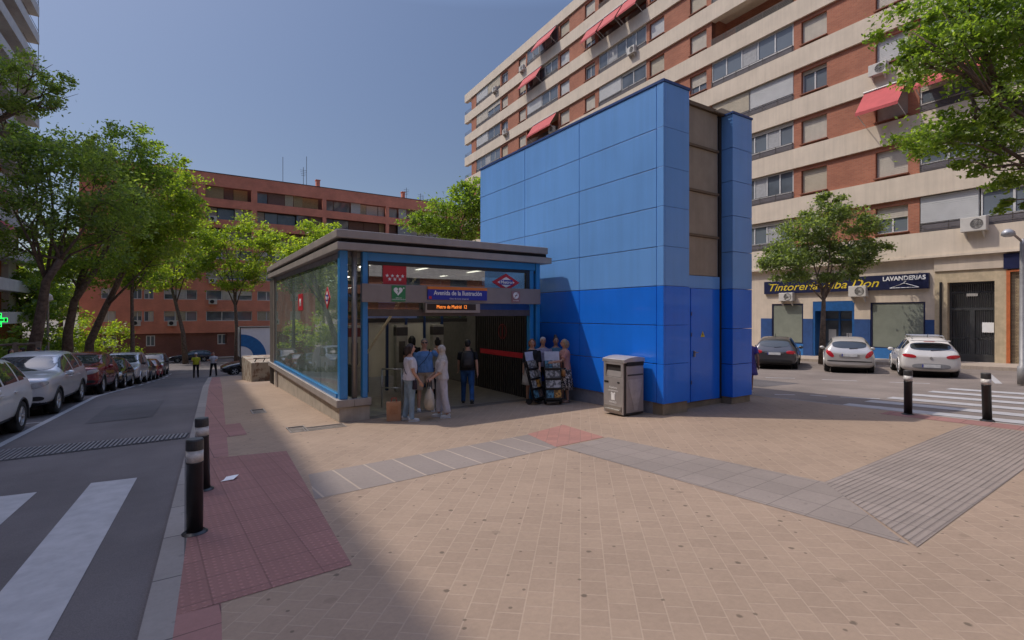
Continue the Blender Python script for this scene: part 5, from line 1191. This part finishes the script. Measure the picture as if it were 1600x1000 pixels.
m=MB(); m.box(8.077,8.13,zb0+.34,8.083,8.24,zb0+.47); m.ext([(8.077,8.11,zb0+.475),(8.077,8.26,zb0+.475),(8.077,8.24,zb0+.52),(8.077,8.185,zb0+.49),(8.077,8.13,zb0+.52)],(.006,0,0)); bp('crest',m,M_whitep,fp)
# planter
pn=empty('concrete_planter',(2.35,23.9,zt(23.9)),0,'low concrete planter with brown graffiti behind the metro pavilion','planter')
m=MB(); m.hexa([(2.35,23.9,-1),(5.6,23.9,-1),(5.6,28.2,-1.2),(2.35,28.2,-1.2)],[(2.35,23.9,.30),(5.6,23.9,.30),(5.6,28.2,.30),(2.35,28.2,.30)])
gm,t_,b_=nt('graffiti_concrete'); setb(b_,.85); co=objco(t_); f=noise(t_,co,2.6,6,.75,.50,.56); f2=noise(t_,co,5,3,.5,.3,.7); t_.links.new(mix(t_,f,mix(t_,f2,(.40,.34,.26),(.33,.28,.21)),(.20,.12,.075)),b_.inputs['Base Color'])
m.build('box',gm,pn,world=True,bevel=.03)
m=MB()
for i in range(9): m.tube([(2.5+i*.33,24.1,.3),(2.58+i*.33,24.1,.46)],.02,5)
m.tube([(2.45,24.1,.46),(5.4,24.1,.46)],.02,5); m.build('iron_rail',M_black,pn,world=True)
# lamp posts, pharmacy cross, park rail
lp=ray(1598)*15.6; lr=empty('lamp_post',(lp.x,lp.y,zt(lp.y)),0,'grey lamp post with a cluster head at the right edge','lamp post')
m=MB(); m.lathe([(.13,-.05),(.13,.5),(.085,.55),(.07,4.3),(.06,4.5)],n=16); m.build('pole',P('galvanised_pole',(.34,.33,.32),.5,.5),lr,smooth=True)
m=MB(); m.tube([(0,0,4.4),(-.25,.14,4.62),(-.5,.28,4.68)],.035,8); m.build('arm',M_steelp,lr); m=MB(); m.loft([(-.42,.24,4.56,.10,.1),(-.42,.24,4.62,.27,.17),(-.42,.24,4.72,.24,.15),(-.42,.24,4.80,.08,.06)],n=14); m.build('lamp_head',P('lamp_head_grey',(.40,.41,.42),.4,.3),lr,smooth=True)
pb=base(75,33); l2=empty('lamp_post',pb,0,'slim pale lamp post among the trees on the left','lamp post'); m=MB(); m.lathe([(.10,0),(.08,.4),(.06,5.5)],n=10); m.build('pole',P('galvanised_pole',(.34,.33,.32),.5,.5),l2); m=MB(); m.loft([(0,0,5.5,.1,.1),(0,0,5.6,.28,.28),(0,0,5.9,.22,.22),(0,0,6.05,.06,.06)],n=12); m.build('lamp_head',M_whitep,l2)
pc=WP(-3,500,30); o=empty('pharmacy_cross',pc,rad(35),'glowing green neon pharmacy cross at the left edge','neon sign')
m=MB(); m.box(-.13,-.05,-.42,.13,.05,.42); m.box(-.42,-.05,-.13,-.131,.05,.13); m.box(.131,-.05,-.13,.42,.05,.13); m.build('casing',M_black,o)
em=emit('neon_green',(.02,.9,.12),1.6); m=MB()
for s in (1,.62):
    q=[(-.12,.4),(.12,.4),(.12,.12),(.4,.12),(.4,-.12),(.12,-.12),(.12,-.4),(-.12,-.4),(-.12,-.12),(-.4,-.12),(-.4,.12),(-.12,.12),(-.12,.4)]
    m.tube([(a*s,-.065,b*s) for a,b in q],.02,6)
m.build('neon_tube',em,o); m=MB(); m.tube([(0,.0,-.42),(0,.0,-3.9)],.04,8); m.build('pole',M_darkframe,o)
fr0,fr1=WP(-20,540,24),WP(60,537,24); fo=empty('rail_fence',(fr1.x,fr1.y,zt(fr1.y)),0,'wooden post and rail fence between the park and the left pavement','fence')
m=MB()
M_wood=P('weathered_wood',(.24,.19,.14),.9,0,.2,8)
d=(fr1-fr0); m.tube([fr0,fr1],.06,8); m.build('rail',M_wood,fo,world=True)
for t in (.55,1.0,.1): q=fr0+d*t; m=MB(); m.box(q.x-.09,q.y-.09,zt(q.y)-.1,q.x+.09,q.y+.09,q.z+.1); m.build('post',M_wood,fo,world=True)
a_,b_=WP(102,556,30),WP(142,556,30); bo=empty('park_bench',(a_.x,a_.y,a_.z-.8),0,'pale slatted park bench behind the red parked car','bench'); m=MB()
for i in range(3): m.tube([a_+Vector((0,0,-.13*i)),b_+Vector((0,0,-.13*i))],.05,6)
m.build('backrest',M_wood,bo,world=True); m=MB(); m.hexa([a_+Vector((-.1,-.1,-.45)),b_+Vector((0,-.1,-.45)),b_+Vector((.3,.4,-.45)),a_+Vector((.2,.4,-.45))],[a_+Vector((-.1,-.1,-.4)),b_+Vector((0,-.1,-.4)),b_+Vector((.3,.4,-.4)),a_+Vector((.2,.4,-.4))]); m.build('seat',M_wood,bo,world=True)
for q in (a_.lerp(b_,.15),a_.lerp(b_,.85)): m=MB(); m.box(q.x-.05,q.y-.05,zt(q.y)-.1,q.x+.05,q.y+.05,q.z-.4); m.build('leg',M_darkframe,bo,world=True)
# crumpled paper on the red paving
m=MB(); m.add([(.40,7.80,zt(7.8)+.012),(.55,7.78,zt(7.8)+.02),(.62,7.88,zt(7.9)+.05),(.56,7.95,zt(7.9)+.03),(.47,7.88,zt(7.9)+.045),(.44,7.84,zt(7.85)+.02)],[(0,1,5),(1,4,5),(1,2,4),(2,3,4)]); o=m.build('paper_litter',M_whitep); tag(o,'crumpled white paper lying on the red tactile paving','litter'); so_=o.modifiers.new('t','SOLIDIFY'); so_.thickness=.003
# fallen leaves and bits in the gutter
# ------------------------------------------------------------------ people
def V(*a): return Vector(a)
def dirv(f,o,s):   # forward swing, outward swing (degrees), side
    f,o=rad(f),rad(o); return V(s*math.sin(o),math.sin(f)*math.cos(o),-math.cos(f)*math.cos(o)).normalized()
def person(label,x,y,face,H,top,bottom,hair,shoes,skin=None,arms=((5,8,15),(5,8,15)),legs=((3,3,2),(-3,3,2)),build=1.0,fem=False,sleeve='short',bot='trousers',hairstyle='short',glasses=False,group=None,turn=0,z=None,sandals=False,lean=0):
    """local frame: +Y is where the figure faces, +X its right-hand side; heights for 1.70 m"""
    skin=skin or M_skin; s=H/1.70
    root=empty('person',(x,y,zt(y) if z is None else z),rad(face-90),label,'person',group); root.scale=(s,s,s); ORG[root]=Vector((0,0,0))
    bw=build; sw=(.165 if fem else .185)*(.9+.1*bw); hw=.09
    J={}
    for i,sd in ((0,1),(1,-1)):
        f,o,k=legs[i]; hip=V(sd*hw,0,.90); kn=hip+dirv(f,o,sd)*.42; an=kn+dirv(f-k,o*.5,sd)*.41
        J['leg',i]=(hip,kn,an)
        a=arms[i]; sh=V(sd*sw,-.01,1.385); el=sh+dirv(a[0],a[1],sd)*.285; fd=dirv(a[0]+a[2],a[3] if len(a)>3 else a[1]*.4,sd); wr=el+fd*.25
        J['arm',i]=(sh,el,wr,fd)
    low=min(J['leg',0][2].z,J['leg',1][2].z); dz=.075-low
    for k,v in list(J.items()):
        J[k]=tuple((q+V(0,0,dz)) if not(k[0]=='arm' and n==3) else q for n,q in enumerate(v))
    Z=lambda h:h+dz
    hipw=(.175 if fem else .165)*bw; wa=(.128 if fem else .145)*bw; ch=(.155 if fem else .175)*(.5+.5*bw); dp=.115*bw
    torso=[(0,0,Z(.84),hipw*.75,dp*.8),(0,-.01,Z(.90),hipw,dp*1.05),(0,0,Z(1.0),(hipw+wa)/2*1.02,dp*1.02),(0,.01,Z(1.10),wa*1.05,dp*.98),(0,.01,Z(1.22),ch*.96,dp*(1.12 if fem else 1.04)),(0,.0,Z(1.32),ch*1.05,dp*1.05),(0,-.01,Z(1.40),sw*.82,dp*.8),(0,-.012,Z(1.445),.075,.065)]
    b=MB(); b.loft(torso,n=14)
    b.tube([(0,-.015,Z(1.40)),(0,0,Z(1.50)),(0,.012,Z(1.55))],[.066,.056,.055],10)
    c,sn=math.cos(rad(turn)),math.sin(rad(turn)); hd=lambda px,py,pz:(px*c-(py)*sn, px*sn+py*c+.015, Z(pz))
    b.ell(hd(0,.0,1.615),(.073,.09,.098),12); b.ell(hd(0,.018,1.565),(.056,.07,.065),10)
    b.tube([hd(0,.085,1.62),hd(0,.112,1.588)],[.010,.017],6)
    for sd in (1,-1): b.ell(hd(sd*.074,-.005,1.598),(.010,.020,.032),8)
    for i,sd in ((0,1),(1,-1)):
        hip,kn,an=J['leg',i]; b.tube([hip,hip.lerp(kn,.5),kn,kn.lerp(an,.35),an],[.083*bw,.072*bw,.052,.052,.037],10)
        b.ell(tuple(an+V(0,.06,-.045)),(.04,.105,.032),10)
        sh,el,wr,fd=J['arm',i]; b.tube([sh,sh.lerp(el,.5),el,el.lerp(wr,.4),wr],[.052,.045,.038,.037,.026],9)
        # hand: palm, four fingers of unequal length, thumb leaving the side of the palm
        side=fd.cross(V(0,1,0) if abs(fd.y)<.8 else V(0,0,1)).normalized(); nrm=side.cross(fd).normalized(); pa=wr+fd*.05
        b.tube([wr,wr+fd*.045,wr+fd*.085],[.025,.036,.03],8,sx=.55)
        for q,(off,ln) in enumerate(((-.027,.062),(-.009,.075),(.009,.070),(.026,.055))):
            r0=wr+fd*.08+nrm*off; m1=r0+fd*ln*.5-side*.006; e=m1+fd*ln*.45-side*.020; b.tube([r0,m1,e],[.0105,.0098,.0075],6)
        b.tube([wr+fd*.03-nrm*.028,wr+fd*.06-nrm*.052,wr+fd*.092-nrm*.058],[.013,.0115,.009],6)
    body=link_mesh(voxel(b,.0105,3),'body',skin,root)
    # eyes, mouth
    e=MB()
    for sd in (1,-1): e.ell(hd(sd*.030,.083,1.628),(.012,.008,.007),8)
    e.build('eyes',M_dark,body,smooth=True); e=MB(); e.ell(hd(0,.083,1.553),(.022,.008,.006),8); e.build('mouth',P('lips',(.30,.10,.085),.5),body,smooth=True)
    # top
    of=.014; t=MB(); t.loft([(cx,cy,z_+(0 if n>1 else (.02 if bot!='dress' else 0)),rx+of+(.02 if n<3 else 0),ry+of+(.015 if n<3 else 0)) for n,(cx,cy,z_,rx,ry) in enumerate(torso[1:-1])]+[(0,-.012,Z(1.432),.085,.075)],n=16)
    for i in (0,1):
        sh,el,wr,_=J['arm',i]; en={'short':sh.lerp(el,.72),'long':wr,'none':sh.lerp(el,.1),'elbow':el.lerp(wr,.15)}[sleeve]
        if sleeve=='long': t.tube([sh,el,wr],[.069,.056,.045],10)
        elif sleeve!='none': t.tube([sh,sh.lerp(en,.6),en],[.070,.066,.066],10)
    link_mesh(voxel(t,.012,5),'blouse' if fem else 'shirt',top,root)
    q=MB(); ct=[(cx,cy,z_,rx+.012,ry+.012) for cx,cy,z_,rx,ry in torso[0:3]]
    if bot in('trousers','shorts','wide'):
        q.loft(ct+[(0,0,Z(1.04),wa+.02,dp+.01)],n=16)
        for i in (0,1):
            hip,kn,an=J['leg',i]
            if bot=='shorts': q.tube([hip+V(0,0,.03),hip.lerp(kn,.5),kn+V(0,0,.01)],[.100*bw,.096*bw,.092],12)
            elif bot=='wide': q.tube([hip+V(0,0,.03),hip.lerp(kn,.5),kn,an.lerp(kn,.12)],[.102*bw,.094*bw,.085,.088],12)
            else: q.tube([hip+V(0,0,.03),hip.lerp(kn,.5),kn,kn.lerp(an,.5),an+V(0,0,-.02)],[.097*bw,.084*bw,.066,.062,.060],12)
        link_mesh(voxel(q,.0115,4),'shorts' if bot=='shorts' else 'trousers',bottom,root)
    else:
        zb={'skirt':.42,'dress':.30,'kneeskirt':.52}[bot]; n=32; rings=[]
        L_=[(Z(1.05),wa+.012,dp+.012),(Z(.95),hipw+.02,dp+.025),(Z(.84),hipw+.035,dp+.05),((Z(.84)+zb)/2,hipw+.055,dp+.085),(zb+.06,hipw+.075,dp+.115)]
        vs=[];fs=[]
        for k,(zz,rx,ry) in enumerate(L_):
            for j in range(n):
                a=2*math.pi*j/n; w=1+.045*k/4*math.sin(a*7+k*.4); vs.append((rx*w*math.cos(a),ry*w*math.sin(a),zz))
        for k in range(len(L_)-1):
            for j in range(n): fs.append((k*n+j,k*n+(j+1)%n,(k+1)*n+(j+1)%n,(k+1)*n+j))
        fs.append(tuple(range(n)));  q.add(vs,fs); o=q.build('skirt',bottom,root,smooth=True); sd_=o.modifiers.new('t','SOLIDIFY'); sd_.thickness=.008
    h=MB()
    if hairstyle in('short','long','bun','bob'):
        h.ell(hd(0,-.016,1.640),(.082,.090,.088),12); h.ell(hd(0,-.035,1.60),(.078,.068,.085),12)
        if hairstyle in('long','bob'):
            for sd in (1,-1): h.tube([hd(sd*.06,-.01,1.66),hd(sd*.078,-.02,1.58),hd(sd*.075,-.03,1.50 if hairstyle=='bob' else 1.42)],[.035,.034,.02],8)
            h.tube([hd(0,-.06,1.66),hd(0,-.085,1.56),hd(0,-.08,1.47 if hairstyle=='bob' else 1.36)],[.07,.075,.045],10)
        if hairstyle=='bun': h.ell(hd(0,-.06,1.735),(.05,.05,.045),10)
        # keep the face clear
        link_mesh(voxel(h,.011,3),'hair',hair,root)
    elif hairstyle=='hijab':
        h.ell(hd(0,-.012,1.625),(.092,.100,.112),14); h.ell(hd(0,-.02,1.52),(.085,.085,.09),12); h.loft([(0,-.01,Z(1.36),.19,.125),(0,-.01,Z(1.42),.155,.115),(0,-.01,Z(1.49),.09,.09)],n=14)
        f=voxel(h,.012,3); link_mesh(f,'headscarf',hair,root)
        m=MB(); m.ell(hd(0,.052,1.60),(.056,.042,.075),10); m.build('face',skin,root,smooth=True)
    elif hairstyle=='helmet':
        h.loft([(0,.01,Z(1.64),.10,.125),(0,.01,Z(1.655),.095,.112),(0,.01,Z(1.71),.08,.095),(0,.01,Z(1.74),.035,.045)],n=14); h.build('helmet',hair,root,smooth=True)
    if glasses:
        g=MB(); 
        for sd in (1,-1): g.ell(hd(sd*.033,.092,1.625),(.028,.010,.020),10); g.tube([hd(sd*.06,.085,1.63),hd(sd*.076,.0,1.62)],.004,5)
        g.build('sunglasses',M_black,root,smooth=True)
    # shoes
    for i in (0,1):
        an=J['leg',i][2]; k=MB(); k.ell(tuple(an+V(0,.058,-.038)),(.047,.125,.038),12); k.ell(tuple(an+V(0,-.02,-.012)),(.044,.055,.05),10); 
        if sandals: k=MB(); k.box(an.x-.042,an.y-.06,an.z-.075,an.x+.042,an.y+.17,an.z-.062); k.tube([(an.x-.04,an.y+.09,an.z-.06),(an.x,an.y+.09,an.z-.012),(an.x+.04,an.y+.09,an.z-.06)],.012,5)
        k.box(an.x-.045,an.y-.065,an.z-.078,an.x+.045,an.y+.18,an.z-.062) if not sandals else None
        k.build('shoe',shoes,root,smooth=not sandals)
    root['_J']=0; del root['_J']
    return root,J,s
def loc2w(root,p):
    a=root.rotation_euler.z; s=root.scale.x; return Vector((root.location.x+s*(p[0]*math.cos(a)-p[1]*math.sin(a)),root.location.y+s*(p[0]*math.sin(a)+p[1]*math.cos(a)),root.location.z+s*p[2]))
def cloth(name,col,var=.1):
    """fabric with soft creases"""
    if name in MATS: return MATS[name]
    m,t,b=nt(name); setb(b,.85,0,.3); co=objco(t,(1,1,.55)); f=noise(t,co,9); t.links.new(mix(t,f,tuple(c*(1-var) for c in col),tuple(min(1,c*(1+var)) for c in col)),b.inputs['Base Color'])
    h=noise(t,co,11,2,.5,.2,.8); bump(t,b,h,.9,.035); MATS[name]=m; return m
def strap_bag(name,label,cat,root,shoulder_side,bag_pt,size,mat,wrap=.15,depthf=.14):
    """cross-body strap from one shoulder to the bag on the other hip; the bag is its own thing"""
    sd=shoulder_side; w=loc2w(root,bag_pt); o=empty(name,w,root.rotation_euler.z,label,cat); s=root.scale.x
    bx,by,bz=bag_pt; m=MB()
    def L(p): return Vector(((p[0]-bx)*s,(p[1]-by)*s,(p[2]-bz)*s))
    m.hexa([(-size[0]*.5,-size[1]/2,-size[2]),(size[0]*.5,-size[1]/2,-size[2]),(size[0]*.5,size[1]/2,-size[2]),(-size[0]*.5,size[1]/2,-size[2])],[(-size[0]*.42,-size[1]*.4,0),(size[0]*.42,-size[1]*.4,0),(size[0]*.42,size[1]*.4,0),(-size[0]*.42,size[1]*.4,0)])
    m.build('pouch',mat,o,bevel=.015)
    st=MB(); f=.150; 
    front=[(bx*.97,by+.02,bz),(bx*.6,f*.95,1.10),(0,f+.012,1.22),(sd*.10,f*.80,1.36),(sd*.135,.0,1.465),(sd*.10,-f*.80,1.38),(0,-f*.98,1.22),(bx*.6,-f*.85,1.08),(bx*.97,by-.02,bz)]
    st.tube([L(p) for p in front],.017,6,sx=.35); st.build('strap',mat,o,smooth=True); return o
aR=-33.2  # heading of the picture's right-hand direction
c_w=cloth('white_cotton',(.62,.58,.60)); c_jean=cloth('pale_denim',(.25,.34,.42),.15); c_blue=cloth('sky_blue_cotton',(.12,.25,.50)); c_khaki=cloth('beige_twill',(.40,.31,.23)); c_cream=cloth('cream_linen',(.55,.50,.48)); c_black=cloth('black_cotton',(.015,.015,.018)); c_dblue=cloth('blue_denim',(.02,.07,.19),.3); c_grey=cloth('grey_jersey',(.24,.25,.24)); c_purple=cloth('violet_cotton',(.10,.085,.30)); c_scarf=cloth('sand_scarf',(.48,.42,.36))
h_brown=P('brown_hair',(.035,.02,.014),.6); h_black=P('black_hair',(.010,.009,.009),.5); h_red=P('auburn_hair',(.20,.075,.03),.6); h_white=P('white_hair',(.50,.46,.42),.7); h_blond=P('fair_hair',(.34,.24,.15),.6); h_grey=P('grey_hair',(.22,.20,.18),.7)
s_white=P('white_trainers',(.6,.59,.58),.6); s_black=P('black_shoes',(.02,.02,.02),.5); s_brown=P('brown_shoes',(.16,.08,.045),.6)
r1,J1,_=person('person in white t-shirt and pale jeans with a dark cross-body bag, seen side-on',4.16,10.48,aR+25,1.68,c_w,c_jean,h_brown,s_white,arms=((8,7,25),(2,6,20)),legs=((2,3,3),(-5,3,3)),fem=True,hairstyle='bob',build=1.08)
strap_bag('shoulder_bag','small dark bag hanging at the hip of the person in pale jeans','bag',r1,-1,(.185,.05,.93),(.2,.09,.2),cloth('dark_purple_leather',(.03,.02,.03)))
r2,_,_=person('person in a sky blue t-shirt and beige shorts with sunglasses facing the street',4.96,11.55,aR-75,1.76,c_blue,c_khaki,h_grey,s_white,skin=M_skin,arms=((8,8,25),(62,48,70,-30)),legs=((2,4,2),(6,9,4)),build=1.15,bot='shorts',glasses=True,hairstyle='short')
strap_bag('sling_bag','dark cross-body sling on the person in the blue t-shirt','bag',r2,-1,(.19,.02,.95),(.16,.08,.16),cloth('navy_webbing',(.02,.025,.05)))
r3,J3,_=person('person in loose pale linen with a light head covering, seen from the side',4.9,10.42,aR+200,1.62,c_cream,cloth('pale_linen',(.54,.50,.52)),c_scarf,s_white,arms=((12,8,35),(16,6,38)),legs=((4,3,3),(-6,4,4)),fem=True,sleeve='elbow',bot='wide',hairstyle='hijab',build=1.1)
hp=J3['arm',1][2]+J3['arm',1][3]*.075; w=loc2w(r3,hp)-V(0,0,.15); tb=empty('tote_bag',w,r3.rotation_euler.z,'big cream cloth tote bag held by the person in pale linen','bag')
m=MB(); m.loft([(0,0,-.50,.02,.02),(0,0,-.49,.15,.10),(0,.01,-.35,.20,.12),(0,0,-.15,.17,.09),(0,0,-.02,.14,.03),(0,0,0,.13,.02)],n=16); m.build('pouch',cloth('cream_canvas',(.52,.46,.37)),tb,smooth=True)
m=MB()
for yy in (-.03,.03): m.tube([(-.1,yy,-.03),(-.08,yy,.1),(0,yy,.16),(.08,yy,.1),(.1,yy,-.03)],.012,6)
m.build('handles',c_black,tb)
r4,_,_=person('person in black t-shirt and blue jeans with black backpack walking into the station',6.25,11.7,90-28,1.72,c_black,c_dblue,h_black,s_black,arms=((-14,10,10),(18,8,20)),legs=((-18,2,22),(14,2,4)),build=1.08,hairstyle='short')
m=MB(); m.loft([(0,-.20,1.0,.13,.06),(0,-.215,1.02,.155,.085),(0,-.215,1.2,.16,.09),(0,-.20,1.36,.14,.075),(0,-.18,1.42,.08,.04)],n=14); bpk=m.build('backpack',P('black_nylon',(.022,.022,.025),.55),r4,smooth=True)
m=MB(); m.box(-.09,-.325,1.06,.09,-.30,1.2); m.build('front_pocket',P('black_nylon2',(.03,.03,.034),.5),bpk,bevel=.02)
m=MB()
for sd in (1,-1): m.tube([(sd*.09,-.14,1.40),(sd*.105,-.02,1.475),(sd*.11,.10,1.38),(sd*.13,.10,1.22),(sd*.12,-.08,1.06)],.02,6,sx=.4)
m.build('straps',c_black,bpk)
person('person with dark tied-up hair in a grey top and black trousers inside the entrance',5.98,13.0,90-20,1.72,c_grey,c_black,h_black,s_black,arms=((5,8,50),(5,8,40)),legs=((8,3,3),(-8,3,8)),fem=True,hairstyle='bun',sleeve='none')
person('dark silhouetted person deep inside the entrance hall, behind the others',5.7,14.2,90-25,1.80,c_black,c_black,h_black,s_black,hairstyle='long',fem=True)
GW=None
person('person with auburn hair in a black top and white skirt beside the folding gate',7.86,11.02,aR-95,1.68,c_black,cloth('white_skirt_cloth',(.58,.55,.52)),h_red,s_black,arms=((8,9,12),(12,8,40)),fem=True,sleeve='elbow',bot='skirt',hairstyle='bob',build=1.15)
person('white haired person in a lilac shirt behind the leaflet stands',8.25,11.05,aR-80,1.72,cloth('lilac_shirt',(.34,.30,.38)),c_black,h_white,s_black,arms=((15,8,40),(15,8,40)),hairstyle='short',sleeve='long')
m_dress,t_,b_=nt('spotted_dress'); setb(b_,.85); co=objco(t_,(1,1,.8)); vo=noise(t_,co,24,2,.5,.47,.50); t_.links.new(mix(t_,vo,(.55,.50,.47),(.025,.02,.022)),b_.inputs['Base Color'])
r7,J7,_=person('fair haired person in a pink top and long black and white patterned skirt',8.5,10.42,aR+190,1.66,cloth('salmon_top',(.46,.23,.19)),m_dress,h_blond,s_brown,arms=((35,6,45),(30,8,55)),fem=True,sleeve='short',bot='dress',hairstyle='bob',build=1.15,sandals=True)
hp=J7['arm',1][1]; w=loc2w(r7,hp+V(-.04,-.03,0))-V(0,0,.22); hb=empty('handbag',w,r7.rotation_euler.z,'small tan handbag hanging behind the person in the patterned skirt','bag'); m=MB(); m.loft([(0,0,-.17,.09,.05),(0,0,-.16,.12,.06),(0,0,-.05,.11,.055),(0,0,0,.08,.03)],n=14); m.build('pouch',P('tan_leather',(.36,.17,.06),.55),hb,smooth=True); m=MB(); m.tube([(-.07,0,-.02),(-.05,.01,.14),(0,.02,.235),(.05,.01,.14),(.07,0,-.02)],.011,6); m.build('handle',c_black,hb)
person('person with dark piled-up hair mostly hidden behind the patterned skirt',8.62,10.95,aR-85,1.72,cloth('teal_top',(.10,.20,.27)),c_black,h_brown,s_black,hairstyle='bun',fem=True)
person('person in a violet dress walking behind the right end of the blue tower',13.38,8.18,aR+80,1.66,c_purple,c_purple,h_black,s_white,skin=M_skin2,arms=((-20,10,20),(25,8,30)),legs=((14,2,6),(-16,2,14)),fem=True,bot='kneeskirt',hairstyle='short')
person('worker in a yellow vest and white helmet standing in the left road',.62,41.2,aR-60,1.70,cloth('hi_vis_yellow',(.50,.48,.03)),c_black,s_white,s_black,hairstyle='helmet',arms=((25,10,90),(5,8,20)),z=zt(41.2)-.08)
person('person in a white t-shirt and dark trousers crossing at the end of the pavement',1.72,42.4,aR-80,1.76,c_w,c_black,h_brown,s_black,legs=((2,10,2),(2,10,2)),arms=((20,10,80),(20,10,80)),z=zt(42.4)-.08)
GPk=None
person('person in a violet t-shirt on the pavement under the left trees',-5.9,28.0,aR-20,1.7,c_purple,c_black,h_black,s_black,fem=True,hairstyle='long',z=-.75); person('person in black beside the violet t-shirt under the left trees',-5.65,28.4,aR-150,1.72,c_black,c_black,h_brown,s_black,z=-.75); person('person in a lilac shirt standing alone under the left trees',-5.55,30.5,aR-100,1.7,cloth('lilac_shirt',(.34,.30,.38)),c_dblue,h_black,s_black,z=-.85)
# paper bag on the ground
pg=empty('paper_bag',(3.88,10.72,zt(10.72)),rad(aR+8),'brown paper carrier bag standing beside the person in pale jeans','bag')
kraft=P('kraft_paper',(.46,.24,.13),.85,0,.1,5); m=MB(); m.hexa([(-.15,-.08,0),(.15,-.08,0),(.15,.08,0),(-.15,.08,0)],[(-.16,-.07,.42),(.16,-.07,.42),(.16,.07,.42),(-.16,.07,.42)]); m.build('sack',kraft,pg,bevel=.004)
m=MB(); 
for yy in (-.06,.06): m.tube([(-.06,yy,.41),(-.05,yy,.50),(.05,yy,.50),(.06,yy,.41)],.006,5)
m.build('handles',P('red_cord',(.4,.05,.04),.7),pg); m=MB(); m.box(-.09,-.0825,.16,.09,-.079,.33); m.build('printed_panel',P('kraft_print',(.42,.20,.10),.8),pg)
# leaflet stands
def cart(x,y,face,label,seed):
    r=random.Random(seed); o=empty('leaflet_stand',(x,y,zt(y)),rad(face),label,'leaflet stand','wheeled leaflet stands by the tower'); f=MB()
    f.tube([(-.2,-.05,.1),(-.2,.25,1.05),(-.2,.28,1.1)],.014,6); f.tube([(.2,-.05,.1),(.2,.25,1.05),(.2,.28,1.1)],.014,6); f.tube([(-.2,.28,1.1),(.2,.28,1.1)],.014,6); f.box(-.21,-.12,.09,.21,.12,.11)
    f.hexa([(-.22,-.06,.12),(.22,-.06,.12),(.22,-.04,.12),(-.22,-.04,.12)],[(-.22,.2,1.12),(.22,.2,1.12),(.22,.22,1.12),(-.22,.22,1.12)]); f.build('frame',M_black,o)
    for sx in(-.2,.2): w=MB(); w.lathe([(.02,-.025),(.08,-.025),(.08,.025),(.02,.025)],(sx,.1,.08),16,axis='x'); w.build('wheel',M_black,o)
    cols=[(.45,.43,.40),(.10,.24,.32),(.62,.30,.06),(.35,.33,.30),(.22,.15,.12),(.5,.47,.44)]
    for k in range(4):
        z=.16+k*.25; y0=-.06+.26*(z-.12)
        t=MB(); t.box(-.22,y0-.07,z-.01,.22,y0-.003,z+.03); t.build('shelf',M_black,o)
        for q in range(2):
            mm=MB(); x0=-.2+.2*q; mm.hexa([(x0,y0-.05,z+.033),(x0+.19,y0-.05,z+.033),(x0+.19,y0-.03,z+.033),(x0,y0-.03,z+.033)],[(x0,y0+.01,z+.22),(x0+.19,y0+.01,z+.22),(x0+.19,y0+.03,z+.22),(x0,y0+.03,z+.22)])
            ci=r.randrange(len(cols)); c1=cols[ci]
            nm='leaflet_print_%d'%ci
            if nm not in MATS:
                m_,t2,b2=nt(nm); setb(b2,.6); co=objco(t2); ff=noise(t2,co,16,2,.5,.45,.55); t2.links.new(mix(t2,ff,c1,tuple(c*.3 for c in c1)),b2.inputs['Base Color']); MATS[nm]=m_
            mm.build('leaflets',MATS[nm],o)
    h=MB(); h.hexa([(-.2,.19,1.13),(.2,.19,1.13),(.2,.2,1.13),(-.2,.2,1.13)],[(-.2,.24,1.36),(.2,.24,1.36),(.2,.25,1.36),(-.2,.25,1.36)]); h.build('header_card',P('header_pale',(.48,.50,.58),.6),o)
    return o
cart(7.72,10.62,aR+55,'narrow leaflet stand turned side-on in front of the white skirt',1); cart(8.0,10.25,aR+8,'leaflet stand with orange and grey covers facing the plaza',4)
